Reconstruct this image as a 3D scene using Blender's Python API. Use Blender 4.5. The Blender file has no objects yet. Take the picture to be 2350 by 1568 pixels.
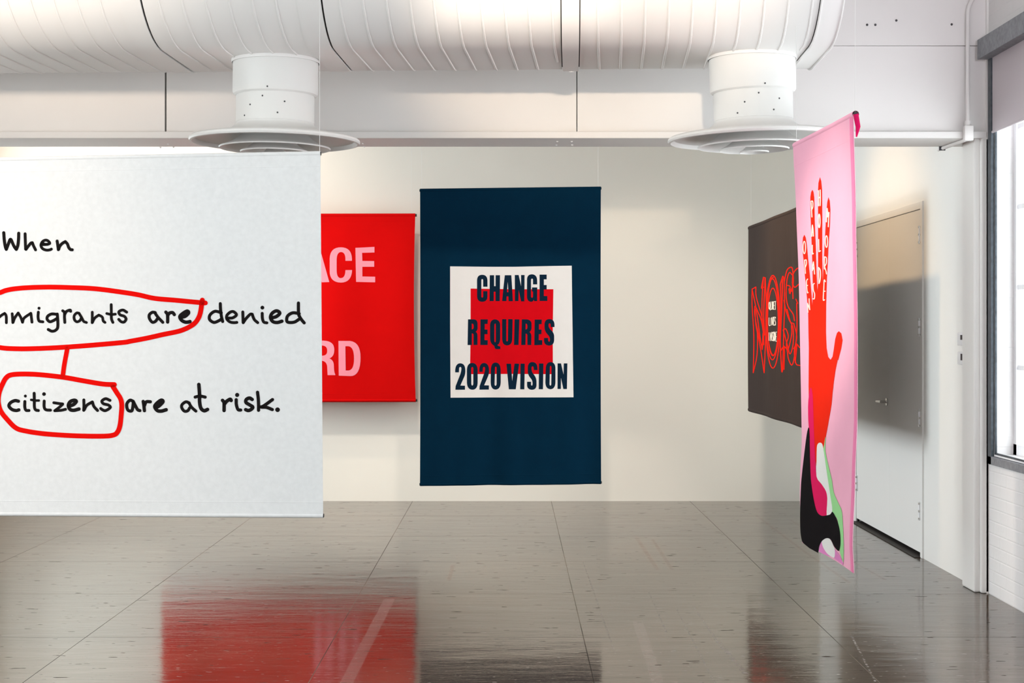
import bpy, bmesh, math, random
from mathutils import Vector, Matrix
from mathutils.geometry import tessellate_polygon

random.seed(7)
scene = bpy.context.scene
COL = scene.collection

# ------------------------------------------------------------------ camera
F_PX = 3506.0                 # focal length in pixels of the 2350 x 1568 frame
VPX, VPY, EYE = 1172.0, 758.0, 1.5
cam_data = bpy.data.cameras.new('camera')
cam_data.sensor_fit = 'HORIZONTAL'
cam_data.sensor_width = 36.0
cam_data.lens = F_PX / 2350.0 * 36.0
cam_data.shift_x = (1175.0 - VPX) / 2350.0
cam_data.shift_y = (VPY - 784.0) / 2350.0
cam_data.clip_end = 100
cam = bpy.data.objects.new('camera', cam_data)
cam.location = (0, 0, EYE)
cam.rotation_euler = (math.radians(90), 0, 0)
COL.objects.link(cam)
scene.camera = cam

# ------------------------------------------------------------------ world, lights, exposure
scene.view_settings.view_transform = 'Standard'
scene.view_settings.look = 'None'
scene.view_settings.gamma = 1.0
scene.view_settings.use_curve_mapping = False
scene.view_settings.exposure = 0.0

world = bpy.data.worlds.new('daylight')
scene.world = world
world.use_nodes = True
bg = world.node_tree.nodes['Background']
bg.inputs['Color'].default_value = (0.96, 0.97, 1.0, 1)
bg.inputs['Strength'].default_value = 6.0


def portal(name, loc, rot, sx, sz):
    l = bpy.data.lights.new(name, 'AREA')
    l.shape = 'RECTANGLE'
    l.size, l.size_y = sx, sz
    l.cycles.is_portal = True
    o = bpy.data.objects.new(name, l)
    o.location, o.rotation_euler = loc, rot
    COL.objects.link(o)


R90 = math.pi / 2
portal('sky_portal', (2.96, 7.3, 1.85), (0, R90, 0), 2.3, 2.6)
portal('sky_portal', (2.96, 3.2, 1.9), (0, R90, 0), 2.3, 3.4)
portal('sky_portal', (-4.86, 11.4, 1.95), (0, -R90, 0), 2.5, 3.4)
portal('sky_portal', (-4.86, 3.5, 1.9), (0, -R90, 0), 2.4, 5.0)
portal('sky_portal', (-1.4, -4.26, 1.9), (-R90, 0, 0), 5.0, 2.4)


def spot(name, loc, target, watts, color, angle=60, blend=0.6, size=0.05):
    l = bpy.data.lights.new(name, 'SPOT')
    l.energy, l.color = watts, color
    l.spot_size, l.spot_blend = math.radians(angle), blend
    l.shadow_soft_size = size
    o = bpy.data.objects.new(name, l)
    o.location = loc
    d = Vector(target) - Vector(loc)
    o.rotation_euler = d.to_track_quat('-Z', 'Y').to_euler()
    COL.objects.link(o)


WARM = (1.0, 0.80, 0.60)
spot('track_or_fill_spot', (0.3, 0.6, 2.66), (0.42, 8.7, 3.45), 1250, WARM, 19, 0.7, 0.06)
spot('track_or_fill_spot', (-2.4, 0.6, 2.66), (-2.6, 8.7, 4.35), 1400, (1.0, 0.80, 0.62), 30, 0.7, 0.2)  # unseen fill lamp, added to brighten the left of the header
spot('track_or_fill_spot', (1.9, 0.6, 2.66), (2.0, 8.7, 4.2), 520, (0.93, 0.87, 1.0), 26, 0.8, 0.2)  # unseen cool fill, added to lift the header's right like window light
spot('track_or_fill_spot', (0.2, 5.2, 4.1), (0.15, 7.1, 3.1), 45, WARM, 60, 0.9, 0.06)
spot('track_or_fill_spot', (-3.4, 5.2, 4.1), (-3.2, 7.2, 3.1), 60, WARM, 90, 0.9, 0.06)
spot('track_or_fill_spot', (-3.0, 11.3, 4.2), (-3.2, 13.4, 2.3), 190, WARM, 100, 0.8, 0.06)
spot('track_or_fill_spot', (-1.0, 10.0, 4.3), (-1.2, 13.4, 0.55), 300, (1.0, 0.90, 0.78), 50, 1.0, 0.12)  # unseen wash lamp, added to brighten the lower back wall
spot('track_or_fill_spot', (1.2, 10.0, 4.3), (1.1, 13.4, 0.55), 380, (1.0, 0.90, 0.78), 50, 1.0, 0.12)  # second added wash, brightens the right part of the back wall
spot('track_or_fill_spot', (0.0, 11.0, 3.8), (2.71, 10.85, 1.55), 250, (1.0, 0.68, 0.36), 56, 1.0, 0.07)
spot('track_or_fill_spot', (-2.6, 4.5, 4.1), (-2.9, 6.8, 1.3), 130, (1.0, 0.76, 0.55), 60, 0.9, 0.08)
spot('track_or_fill_spot', (0.1, 3.6, 4.1), (0.0, 9.5, 1.2), 560, (1.0, 0.89, 0.78), 22, 0.5, 0.06)
spot('track_or_fill_spot', (-1.6, 4.3, 3.9), (1.33, 6.5, 1.75), 760, (1.0, 0.86, 0.74), 17, 1.0, 0.06)


def daylight(name, loc, rot, sx, sz, watts, color):
    l = bpy.data.lights.new(name, 'AREA')
    l.shape = 'RECTANGLE'
    l.size, l.size_y = sx, sz
    l.energy, l.color = watts, color
    o = bpy.data.objects.new(name, l)
    o.location, o.rotation_euler = loc, rot
    COL.objects.link(o)


# bright sky outside the left rear window
daylight('window_daylight', (-9.0, 11.2, 2.15), (0, -R90, 0), 2.4, 2.0, 760, (0.90, 0.955, 1.0))

# ------------------------------------------------------------------ materials


def srgb(r, g, b):
    def f(c):
        c /= 255.0
        return c / 12.92 if c <= 0.04045 else ((c + 0.055) / 1.055) ** 2.4
    return (f(r), f(g), f(b), 1.0)


def mat(name, color, rough=0.6, metal=0.0, spec=0.5, noise=0.0, nscale=8.0, bump=0.0, bscale=60.0, stretch=None):
    m = bpy.data.materials.new(name)
    m.use_nodes = True
    nt = m.node_tree
    b = nt.nodes['Principled BSDF']
    b.inputs['Roughness'].default_value = rough
    b.inputs['Metallic'].default_value = metal
    b.inputs['Specular IOR Level'].default_value = spec
    tc = nt.nodes.new('ShaderNodeTexCoord')
    src = tc.outputs['Object']
    if stretch:
        mp = nt.nodes.new('ShaderNodeMapping')
        mp.inputs['Scale'].default_value = stretch
        nt.links.new(src, mp.inputs['Vector'])
        src = mp.outputs['Vector']
    if noise > 0:
        n = nt.nodes.new('ShaderNodeTexNoise')
        n.inputs['Scale'].default_value = nscale
        n.inputs['Detail'].default_value = 5
        nt.links.new(src, n.inputs['Vector'])
        mr = nt.nodes.new('ShaderNodeMapRange')
        mr.inputs['From Min'].default_value = 0.3
        mr.inputs['From Max'].default_value = 0.7
        mr.inputs['To Min'].default_value = 1 - noise
        mr.inputs['To Max'].default_value = 1 + noise * 0.4
        nt.links.new(n.outputs['Fac'], mr.inputs['Value'])
        mx = nt.nodes.new('ShaderNodeVectorMath')
        mx.operation = 'SCALE'
        mx.inputs[0].default_value = color[:3]
        nt.links.new(mr.outputs['Result'], mx.inputs['Scale'])
        nt.links.new(mx.outputs[0], b.inputs['Base Color'])
    else:
        b.inputs['Base Color'].default_value = color
    if bump > 0:
        n2 = nt.nodes.new('ShaderNodeTexNoise')
        n2.inputs['Scale'].default_value = bscale
        n2.inputs['Detail'].default_value = 4
        nt.links.new(src, n2.inputs['Vector'])
        bp = nt.nodes.new('ShaderNodeBump')
        bp.inputs['Strength'].default_value = bump
        bp.inputs['Distance'].default_value = 0.002
        nt.links.new(n2.outputs['Fac'], bp.inputs['Height'])
        nt.links.new(bp.outputs['Normal'], b.inputs['Normal'])
    return m


M = {}
M['wall'] = mat('wall_paint', (0.80, 0.785, 0.755, 1), 0.75, noise=0.02, nscale=1.3, bump=0.06, bscale=25)
M['cream_wall'] = mat('cream_wall_paint', (0.80, 0.765, 0.69, 1), 0.75, noise=0.02, nscale=1.3, bump=0.05, bscale=25)
M['ceiling'] = mat('ceiling_paint', (0.80, 0.79, 0.77, 1), 0.8)
M['header'] = mat('header_paint', (0.80, 0.775, 0.755, 1), 0.55, noise=0.02, nscale=2.0, bump=0.05, bscale=12)
M['duct'] = mat('duct_paint', (0.82, 0.805, 0.79, 1), 0.5, bump=0.03, bscale=10)
M['diffuser'] = mat('diffuser_paint', (0.78, 0.77, 0.75, 1), 0.5)
M['screw'] = mat('screw_steel', (0.08, 0.08, 0.085, 1), 0.5, metal=0.6)
M['gap'] = mat('joint_black', (0.02, 0.02, 0.02, 1), 0.8)
M['door'] = mat('door_paint', (0.79, 0.775, 0.75, 1), 0.8, spec=0.3)
M['chrome'] = mat('brushed_steel', (0.55, 0.54, 0.52, 1), 0.25, metal=1.0)
M['threshold'] = mat('threshold_rubber', (0.025, 0.018, 0.014, 1), 0.7, noise=0.5, nscale=30)
M['galvanised'] = mat('galvanised_steel', (0.27, 0.28, 0.30, 1), 0.5, metal=0.35, noise=0.25, nscale=40)
M['channel'] = mat('channel_steel', (0.07, 0.085, 0.10, 1), 0.45, metal=0.4, noise=0.4, nscale=30)
M['sash'] = mat('sash_paint', (0.82, 0.82, 0.83, 1), 0.5)
M['plastic'] = mat('switch_plastic', (0.80, 0.79, 0.80, 1), 0.4)
M['screen'] = mat('dark_display', (0.03, 0.02, 0.025, 1), 0.3)
M['cord'] = mat('nylon_cord', (0.75, 0.74, 0.72, 1), 0.5)
M['rod'] = mat('dark_rod', (0.02, 0.018, 0.02, 1), 0.5)


def cloth(name, color, noise=0.03, nscale=30.0, stretch=None, bump=0.25):
    m = mat(name, color, 0.95, spec=0.06, noise=noise, nscale=nscale, bump=bump, bscale=420, stretch=stretch)
    return m


M['white_cloth'] = cloth('white_felt', (0.80, 0.80, 0.80, 1), 0.04, 45)
M['black_ink'] = cloth('black_ink', (0.012, 0.010, 0.010, 1), 0.0)
M['red_ink'] = cloth('red_ink', (0.80, 0.004, 0.002, 1), 0.0)
M['red_cloth'] = cloth('red_cloth', (0.58, 0.002, 0.002, 1), 0.03, 6)
M['pink_letter'] = cloth('pink_letter_cloth', (0.88, 0.29, 0.36, 1), 0.03, 12)
M['navy_cloth'] = cloth('navy_cloth', (0.0010, 0.021, 0.047, 1), 0.06, 10)
M['navy_letter'] = cloth('navy_letter_cloth', (0.005, 0.020, 0.042, 1), 0.08, 12)
M['cream_cloth'] = cloth('cream_cloth', (0.85, 0.82, 0.79, 1), 0.02, 12)
M['crimson_cloth'] = cloth('crimson_cloth', (0.70, 0.003, 0.009, 1), 0.04, 10)
M['brown_cloth'] = cloth('dark_brown_cloth', (0.050, 0.037, 0.033, 1), 0.08, 8, (1, 6, 0.6))
M['red_line'] = cloth('red_line_stitching', (0.80, 0.012, 0.004, 1), 0.0)
M['cream_letter'] = cloth('cream_letter_cloth', (0.88, 0.76, 0.66, 1), 0.0)
M['pink_cloth'] = cloth('pink_cloth', (0.95, 0.47, 0.62, 1), 0.03, 6)
M['shaded_pink_cloth'] = cloth('shaded_pink_cloth', (0.92, 0.26, 0.47, 1), 0.03, 6)  # the pink cloth with its edge shading put into the colour
M['hand_cloth'] = cloth('orange_red_cloth', (0.85, 0.022, 0.006, 1), 0.03, 8)
M['hotpink_cloth'] = cloth('hot_pink_cloth', (0.80, 0.015, 0.12, 1), 0.02, 8)
M['blackpatch_cloth'] = cloth('black_patch_cloth', (0.010, 0.008, 0.009, 1), 0.1, 12)
M['whitepatch_cloth'] = cloth('white_patch_cloth', (0.86, 0.85, 0.82, 1), 0.0)
M['green_cloth'] = cloth('light_green_cloth', (0.36, 0.74, 0.32, 1), 0.02, 8)
M['lilac_cloth'] = cloth('lilac_cloth', (0.80, 0.27, 0.58, 1), 0.02, 8)
M['magenta_cloth'] = cloth('magenta_cloth', (0.65, 0.01, 0.11, 1), 0.02, 8)


def shade_material():
    m = mat('shade_fabric', (0.62, 0.57, 0.59, 1), 0.85, spec=0.1)
    nt = m.node_tree
    b = nt.nodes['Principled BSDF']
    tr = nt.nodes.new('ShaderNodeBsdfTranslucent')
    tr.inputs['Color'].default_value = (0.55, 0.5, 0.52, 1)
    mx = nt.nodes.new('ShaderNodeMixShader')
    mx.inputs[0].default_value = 0.10
    nt.links.new(b.outputs[0], mx.inputs[1])
    nt.links.new(tr.outputs[0], mx.inputs[2])
    nt.links.new(mx.outputs[0], nt.nodes['Material Output'].inputs['Surface'])
    return m


M['shade'] = shade_material()


def glass_material():
    m = bpy.data.materials.new('window_glass')
    m.use_nodes = True
    nt = m.node_tree
    nt.nodes.remove(nt.nodes['Principled BSDF'])
    t = nt.nodes.new('ShaderNodeBsdfTransparent')
    t.inputs['Color'].default_value = (0.93, 0.96, 0.96, 1)
    g = nt.nodes.new('ShaderNodeBsdfGlossy')
    g.inputs['Roughness'].default_value = 0.02
    mx = nt.nodes.new('ShaderNodeMixShader')
    mx.inputs[0].default_value = 0.05
    nt.links.new(t.outputs[0], mx.inputs[1])
    nt.links.new(g.outputs[0], mx.inputs[2])
    nt.links.new(mx.outputs[0], nt.nodes['Material Output'].inputs['Surface'])
    return m


M['glass'] = glass_material()


def brick_material():
    m = bpy.data.materials.new('painted_brick')
    m.use_nodes = True
    nt = m.node_tree
    b = nt.nodes['Principled BSDF']
    b.inputs['Base Color'].default_value = (0.80, 0.79, 0.78, 1)
    b.inputs['Roughness'].default_value = 0.6
    tc = nt.nodes.new('ShaderNodeTexCoord')
    sx = nt.nodes.new('ShaderNodeSeparateXYZ')
    cx = nt.nodes.new('ShaderNodeCombineXYZ')
    nt.links.new(tc.outputs['Object'], sx.inputs[0])
    nt.links.new(sx.outputs['Y'], cx.inputs['X'])
    nt.links.new(sx.outputs['Z'], cx.inputs['Y'])
    br = nt.nodes.new('ShaderNodeTexBrick')
    br.inputs['Scale'].default_value = 1.0
    br.inputs['Brick Width'].default_value = 0.215
    br.inputs['Row Height'].default_value = 0.07
    br.inputs['Mortar Size'].default_value = 0.007
    br.inputs['Mortar Smooth'].default_value = 1.0
    br.inputs['Color1'].default_value = (1, 1, 1, 1)
    br.inputs['Color2'].default_value = (0.85, 0.85, 0.85, 1)
    br.inputs['Mortar'].default_value = (0, 0, 0, 1)
    nt.links.new(cx.outputs[0], br.inputs['Vector'])
    no = nt.nodes.new('ShaderNodeTexNoise')
    no.inputs['Scale'].default_value = 35
    nt.links.new(tc.outputs['Object'], no.inputs['Vector'])
    ad = nt.nodes.new('ShaderNodeMath')
    ad.operation = 'MULTIPLY_ADD'
    ad.inputs[1].default_value = 0.25
    nt.links.new(no.outputs['Fac'], ad.inputs[0])
    nt.links.new(br.outputs['Color'], ad.inputs[2])
    bp = nt.nodes.new('ShaderNodeBump')
    bp.inputs['Strength'].default_value = 0.3
    bp.inputs['Distance'].default_value = 0.006
    nt.links.new(ad.outputs[0], bp.inputs['Height'])
    nt.links.new(bp.outputs['Normal'], b.inputs['Normal'])
    return m


M['brick'] = brick_material()


def floor_px(px, py):
    y = EYE * F_PX / (py - VPY)
    return ((px - VPX) * y / F_PX, y)


def floor_material():
    m = bpy.data.materials.new('varnished_floor')
    m.use_nodes = True
    nt = m.node_tree
    N, L = nt.nodes, nt.links
    b = N['Principled BSDF']
    tc = N.new('ShaderNodeTexCoord')
    sep = N.new('ShaderNodeSeparateXYZ')
    L.new(tc.outputs['Object'], sep.inputs[0])
    X, Y = sep.outputs['X'], sep.outputs['Y']

    def math_(op, a, c=None, d=None, clamp=False):
        n = N.new('ShaderNodeMath')
        n.operation = op
        n.use_clamp = clamp
        for i, v in enumerate((a, c, d)):
            if v is None:
                continue
            if isinstance(v, (int, float)):
                n.inputs[i].default_value = v
            else:
                L.new(v, n.inputs[i])
        return n.outputs[0]

    def noise(scale, detail=4, stretch=(1, 1, 1), rough=0.55):
        mp = N.new('ShaderNodeMapping')
        mp.inputs['Scale'].default_value = stretch
        L.new(tc.outputs['Object'], mp.inputs['Vector'])
        n = N.new('ShaderNodeTexNoise')
        n.inputs['Scale'].default_value = scale
        n.inputs['Detail'].default_value = detail
        n.inputs['Roughness'].default_value = rough
        L.new(mp.outputs['Vector'], n.inputs['Vector'])
        return n.outputs['Fac']

    def rng(v, a, c, lo=0.0, hi=1.0):
        n = N.new('ShaderNodeMapRange')
        n.inputs['From Min'].default_value = a
        n.inputs['From Max'].default_value = c
        n.inputs['To Min'].default_value = lo
        n.inputs['To Max'].default_value = hi
        L.new(v, n.inputs['Value'])
        return n.outputs['Result']

    def mix(fac, a, c):
        n = N.new('ShaderNodeMix')
        n.data_type = 'RGBA'
        if isinstance(fac, (int, float)):
            n.inputs['Factor'].default_value = fac
        else:
            L.new(fac, n.inputs['Factor'])
        for sock, v in ((n.inputs[6], a), (n.inputs[7], c)):
            if isinstance(v, tuple):
                sock.default_value = v
            else:
                L.new(v, sock)
        return n.outputs[2]

    def line(coord, origin, pitch, half):
        t = math_('SUBTRACT', coord, origin)
        t = math_('DIVIDE', t, pitch)
        t = math_('FRACT', math_('ADD', t, 0.5 + 100.0))
        t = math_('ABSOLUTE', math_('SUBTRACT', t, 0.5))
        t = math_('MULTIPLY', t, pitch)
        return math_('LESS_THAN', t, half)

    def seg(p, q, half, soft=0.004):
        dx, dy = q[0] - p[0], q[1] - p[1]
        ln2 = dx * dx + dy * dy
        ax = math_('SUBTRACT', X, p[0])
        ay = math_('SUBTRACT', Y, p[1])
        t = math_('DIVIDE', math_('ADD', math_('MULTIPLY', ax, dx), math_('MULTIPLY', ay, dy)), ln2, clamp=True)
        ex = math_('SUBTRACT', ax, math_('MULTIPLY', t, dx))
        ey = math_('SUBTRACT', ay, math_('MULTIPLY', t, dy))
        d = math_('SQRT', math_('ADD', math_('MULTIPLY', ex, ex), math_('MULTIPLY', ey, ey)))
        return rng(d, half + soft, max(half - soft, 0.0))

    grain = noise(3.0, 6, (0.5, 5.0, 1))
    cloud = noise(1.1, 3)
    col = mix(rng(cloud, 0.35, 0.7), (0.070, 0.051, 0.036, 1), (0.125, 0.092, 0.064, 1))
    col = mix(rng(grain, 0.45, 0.75, 0, 0.35), col, (0.17, 0.135, 0.10, 1))

    wear = noise(38, 5, (0.5, 1.6, 1), 0.7)
    scuffs = None
    for a, c, h in (((1734, 1182), (1788, 1223), 0.012), ((1788, 1223), (1846, 1266), 0.012),
                    ((1846, 1266), (1948, 1337), 0.012), ((1815, 1194), (1842, 1212), 0.012),
                    ((1958, 1290), (2032, 1331), 0.010), ((1461, 1235), (1508, 1307), 0.014),
                    ((1498, 1239), (1542, 1307), 0.012), ((1040, 1298), (1030, 1332), 0.012)):
        s = seg(floor_px(*a), floor_px(*c), h)
        scuffs = s if scuffs is None else math_('MAXIMUM', scuffs, s)
    scuffs = math_('MULTIPLY', scuffs, rng(wear, 0.35, 0.6))
    tapes = None
    for a, c, h in (((893, 1376), (793, 1572), 0.030), ((1464, 1429), (1512, 1575), 0.028)):
        s = seg(floor_px(*a), floor_px(*c), h)
        tapes = s if tapes is None else math_('MAXIMUM', tapes, s)
    scratch = None
    for a, c, h in (((1591, 1392), (1645, 1470), 0.006), ((1645, 1470), (1712, 1548), 0.012),
                    ((1550, 1392), (1640, 1568), 0.004), ((1950, 1452), (2012, 1570), 0.005),
                    ((1338, 1290), (1412, 1500), 0.004), ((1489, 1360), (1530, 1452), 0.004),
                    ((1958, 1244), (2000, 1264), 0.008)):
        s = seg(floor_px(*a), floor_px(*c), h, 0.002)
        scratch = s if scratch is None else math_('MAXIMUM', scratch, s)
    scratch = math_('MULTIPLY', scratch, rng(noise(30, 5, (1, 1, 1), 0.75), 0.47, 0.60))
    specks = rng(noise(20, 3, (0.4, 1.7, 1), 0.5), 0.678, 0.70)
    flecks = rng(noise(48, 3, (0.4, 1.5, 1), 0.5), 0.69, 0.72)
    jx = line(X, -0.86, 1.215, 0.0017)
    jy = line(Y, 12.34, 1.22, 0.0026)
    joint = math_('MAXIMUM', jx, jy)
    jlight = rng(noise(0.8, 2), 0.45, 0.6)

    col = mix(math_('MULTIPLY', scuffs, 0.75), col, (0.26, 0.12, 0.055, 1))
    col = mix(math_('MULTIPLY', tapes, 0.5), col, (0.22, 0.17, 0.145, 1))
    col = mix(math_('MULTIPLY', scratch, 0.55), col, (0.36, 0.34, 0.32, 1))
    col = mix(math_('MULTIPLY', specks, 0.85), col, (0.02, 0.014, 0.011, 1))
    col = mix(math_('MULTIPLY', flecks, 0.7), col, (0.5, 0.48, 0.45, 1))
    jcol = mix(jlight, (0.02, 0.015, 0.012, 1), (0.20, 0.16, 0.12, 1))
    col = mix(joint, col, jcol)
    L.new(col, b.inputs['Base Color'])
    b.inputs['IOR'].default_value = 1.46
    lose = math_('MAXIMUM', math_('MULTIPLY', scuffs, 0.75), math_('MAXIMUM', math_('MULTIPLY', specks, 0.85), math_('MULTIPLY', joint, 0.7)))
    lose = math_('MAXIMUM', lose, rng(noise(5.5, 6, (0.3, 3.6, 1), 0.75), 0.52, 0.76, 0.0, 0.5))
    L.new(rng(lose, 0, 1, 0.5, 0.0), b.inputs['Specular IOR Level'])
    b.inputs['Specular Tint'].default_value = (1.0, 0.95, 0.88, 1)
    marks = math_('MAXIMUM', math_('MAXIMUM', specks, joint),
                  math_('MAXIMUM', scratch, math_('MAXIMUM', flecks, math_('MULTIPLY', tapes, 0.22))))
    dull = rng(noise(14, 6, (0.35, 2.2, 1), 0.75), 0.52, 0.70)
    marks = math_('MAXIMUM', marks, math_('MULTIPLY', dull, 0.28))
    rough = rng(marks, 0, 1, 0.075, 0.55)
    L.new(rough, b.inputs['Roughness'])
    h1 = noise(3.2, 3, (0.55, 1.9, 1), 0.5)
    h2 = noise(16, 4, (0.35, 2.2, 1), 0.6)
    h3 = noise(60, 3, (0.35, 1.3, 1), 0.6)
    hh = math_('MULTIPLY_ADD', h2, 0.28, h1)
    hh = math_('MULTIPLY_ADD', h3, 0.13, hh)
    bp = N.new('ShaderNodeBump')
    bp.inputs['Strength'].default_value = 1.0
    bp.inputs['Distance'].default_value = 0.0020
    L.new(hh, bp.inputs['Height'])
    L.new(bp.outputs['Normal'], b.inputs['Normal'])
    return m


M['floor'] = floor_material()

# ------------------------------------------------------------------ object helpers


class BM:
    """collects shapes that belong to one part"""

    def __init__(self):
        self.bm = bmesh.new()
        self.keep = False

    def box(self, x0, x1, y0, y1, z0, z1, bevel=0.0):
        t = bmesh.new()
        bmesh.ops.create_cube(t, size=1.0)
        for v in t.verts:
            v.co = Vector(((x0 + x1) / 2 + v.co.x * (x1 - x0), (y0 + y1) / 2 + v.co.y * (y1 - y0),
                           (z0 + z1) / 2 + v.co.z * (z1 - z0)))
        if bevel:
            bmesh.ops.bevel(t, geom=t.edges[:], offset=bevel, segments=2, affect='EDGES', profile=0.5)
        self.merge(t)
        return self

    def merge(self, t):
        me = bpy.data.meshes.new('tmp')
        t.to_mesh(me)
        t.free()
        self.bm.from_mesh(me)
        bpy.data.meshes.remove(me)

    def tube(self, pts, r, seg=12, cap=True):
        pts = [Vector(p) for p in pts]
        rings = []
        up = None
        for i, p in enumerate(pts):
            a = pts[max(i - 1, 0)]
            c = pts[min(i + 1, len(pts) - 1)]
            t = (c - a).normalized()
            if up is None:
                up = Vector((0, 0, 1)) if abs(t.z) < 0.9 else Vector((1, 0, 0))
            n = (up - t * up.dot(t)).normalized()
            up = n
            w = t.cross(n)
            rr = r[i] if isinstance(r, (list, tuple)) else r
            rings.append([self.bm.verts.new(p + (n * math.cos(2 * math.pi * k / seg) + w * math.sin(2 * math.pi * k / seg)) * rr)
                          for k in range(seg)])
        for a, c in zip(rings, rings[1:]):
            for k in range(seg):
                self.bm.faces.new((a[k], a[(k + 1) % seg], c[(k + 1) % seg], c[k]))
        if cap:
            self.bm.faces.new(rings[0][::-1])
            self.bm.faces.new(rings[-1])
        return self

    def lathe(self, prof, centre=(0, 0, 0), seg=64, closed=False):
        cx, cy, cz = centre
        rings = []
        for r, z in prof:
            rings.append([self.bm.verts.new((cx + r * math.cos(2 * math.pi * k / seg), cy + r * math.sin(2 * math.pi * k / seg), cz + z))
                          for k in range(seg)])
        pairs = list(zip(rings, rings[1:]))
        if closed:
            pairs.append((rings[-1], rings[0]))
        for a, c in pairs:
            for k in range(seg):
                self.bm.faces.new((a[k], a[(k + 1) % seg], c[(k + 1) % seg], c[k]))
        return self

    def dome(self, centre, r, axis=(0, 0, 1)):
        t = bmesh.new()
        bmesh.ops.create_uvsphere(t, u_segments=10, v_segments=6, radius=r)
        t.transform(Matrix.Translation(Vector(centre)))
        self.merge(t)
        return self

    def done(self, name, material, parent=None, smooth=False, recalc=True, local=False):
        me = bpy.data.meshes.new(name)
        if parent is not None and not local:
            self.bm.transform(Matrix.Translation(-Vector(parent.location)))
        if recalc:
            bmesh.ops.recalc_face_normals(self.bm, faces=self.bm.faces[:])
        self.bm.to_mesh(me)
        self.bm.free()
        me.materials.append(material)
        if smooth:
            for p in me.polygons:
                p.use_smooth = True
            me.set_sharp_from_angle(angle=math.radians(35))
        o = bpy.data.objects.new(name, me)
        COL.objects.link(o)
        if parent is not None:
            o.parent = parent
        return o


def tag(o, label, cat, group=None):
    o['label'] = label
    o['category'] = cat
    if group:
        o['group'] = group
    return o


def structure(o, label=None):
    o['kind'] = 'structure'
    if label:
        o['label'] = label
    return o


def empty(name, loc):
    o = bpy.data.objects.new(name, None)
    o.location = loc
    o.empty_display_size = 0.1
    COL.objects.link(o)
    return o


def at(px, py, y):
    return Vector(((px - VPX) * y / F_PX, y, EYE - (py - VPY) * y / F_PX))


# ------------------------------------------------------------------ the room
XL, XR, YB, YF, ZC = -4.6, 2.71, 13.4, -4.0, 4.6

structure(BM().box(XL - 0.3, XR + 0.3, YF - 0.3, YB + 0.3, -0.15, 0.0).done('floor', M['floor']),
          'glossy grey brown panelled floor with scuffs and joints')
structure(BM().box(XL - 0.3, XR + 0.3, YF - 0.3, YB + 0.3, ZC, ZC + 0.2).done('ceiling', M['ceiling']))
structure(BM().box(XL - 0.3, XR + 0.3, YB, YB + 0.2, 0, ZC).done('wall_back', M['cream_wall']),
          'cream painted back wall behind the banners')


def holed_wall(b, axis0, axis1, u0, u1, z1, holes, along):
    """a wall slab with rectangular openings; along = 'y' or 'x'"""
    cuts = sorted(holes)
    prev = u0

    def add(a, c, za, zb):
        if c - a < 1e-4 or zb - za < 1e-4:
            return
        if along == 'y':
            b.box(axis0, axis1, a, c, za, zb)
        else:
            b.box(a, c, axis0, axis1, za, zb)
    for (a, c, za, zb) in cuts:
        add(prev, a, 0, z1)
        add(a, c, 0, za)
        add(a, c, zb, z1)
        prev = c
    add(prev, u1, 0, z1)
    return b


YP0, YP1 = 8.70, 8.97          # the partition pier
# the near, brick part of the right wall with its windows
structure(holed_wall(BM(), XR + 0.012, XR + 0.26, YF, YP0, ZC,
                     [(1.4, 5.0, 0.79, 3.03), (6.0, 8.60, 0.79, 3.03)], 'y').done('wall_right', M['brick']),
          'white painted brick wall under and around the window')
# the far, plastered part with the double door
DY0, DY1, DZ = 10.07, 11.95, 2.30
structure(holed_wall(BM(), XR, XR + 0.26, YP0, YB, ZC, [(DY0, DY1, 0.0, DZ)], 'y').done('wall_side', M['wall']),
          'smooth white side wall around the double door')
structure(holed_wall(BM(), XL - 0.26, XL, YF, YB, ZC,
                     [(1.0, 6.0, 0.7, 3.1), (9.7, 13.1, 0.7, 3.2)], 'y').done('wall_left', M['wall']))
structure(holed_wall(BM(), YF - 0.26, YF, XL, XR, ZC, [(-3.9, 1.1, 0.7, 3.1)], 'x').done('wall_front', M['wall']))

# header partition over the opening, in panels with open joints
s1 = at(380, 200, 8.73).x
s2 = at(1324, 200, 8.73).x
zs = at(2000, 105, 8.73).z
b = BM()
b.box(XL, s1 - 0.005, 8.73, 8.99, 2.63, ZC)
b.box(s1 + 0.005, s2 - 0.0025, 8.73, 8.99, 2.63, ZC)
b.box(s2 + 0.0025, XR, 8.73, 8.99, 2.63, zs - 0.002)
b.box(s2 + 0.0025, XR, 8.718, 8.99, zs, ZC)
structure(b.done('wall_header', M['header']), 'white panelled header wall above the opening')
hd = structure(BM().box(XL, XR + 0.005, 8.70, 9.11, 2.594, 2.632, 0.003).done('trim_1', M['header']),
               'white steel lintel along the foot of the header')
bolt0 = None
for (px, py) in ((1279, 324), (1277, 332), (1312, 324), (1313, 332), (386, 330), (398, 337), (368, 338), (833, 329), (836, 336)):
    zz = 2.594
    yy = (zz - EYE) * F_PX / (VPY - py)
    if bolt0 is None:
        bolt0 = BM().dome((0, 0, 0), 0.0065).done('bolt', M['header'], hd, True)
        bolt0.location = ((px - VPX) * yy / F_PX, yy, zz)
    else:
        c = bolt0.copy()
        COL.objects.link(c)
        c.parent = hd
        c.location = ((px - VPX) * yy / F_PX, yy, zz)

structure(BM().box(2.648, XR + 0.02, YP0 + 0.03, YP1, 0, 2.60, 0.012).box(2.68, XR + 0.02, YP0, YP0 + 0.1, 0, 2.598, 0.01)
          .done('trim_2', M['wall']), 'white pier at the end of the side wall')
structure(BM().box(XL - 0.02, XL + 0.2, YP0, YP1, 0, 2.60, 0.01).done('trim_3', M['wall']))

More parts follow.
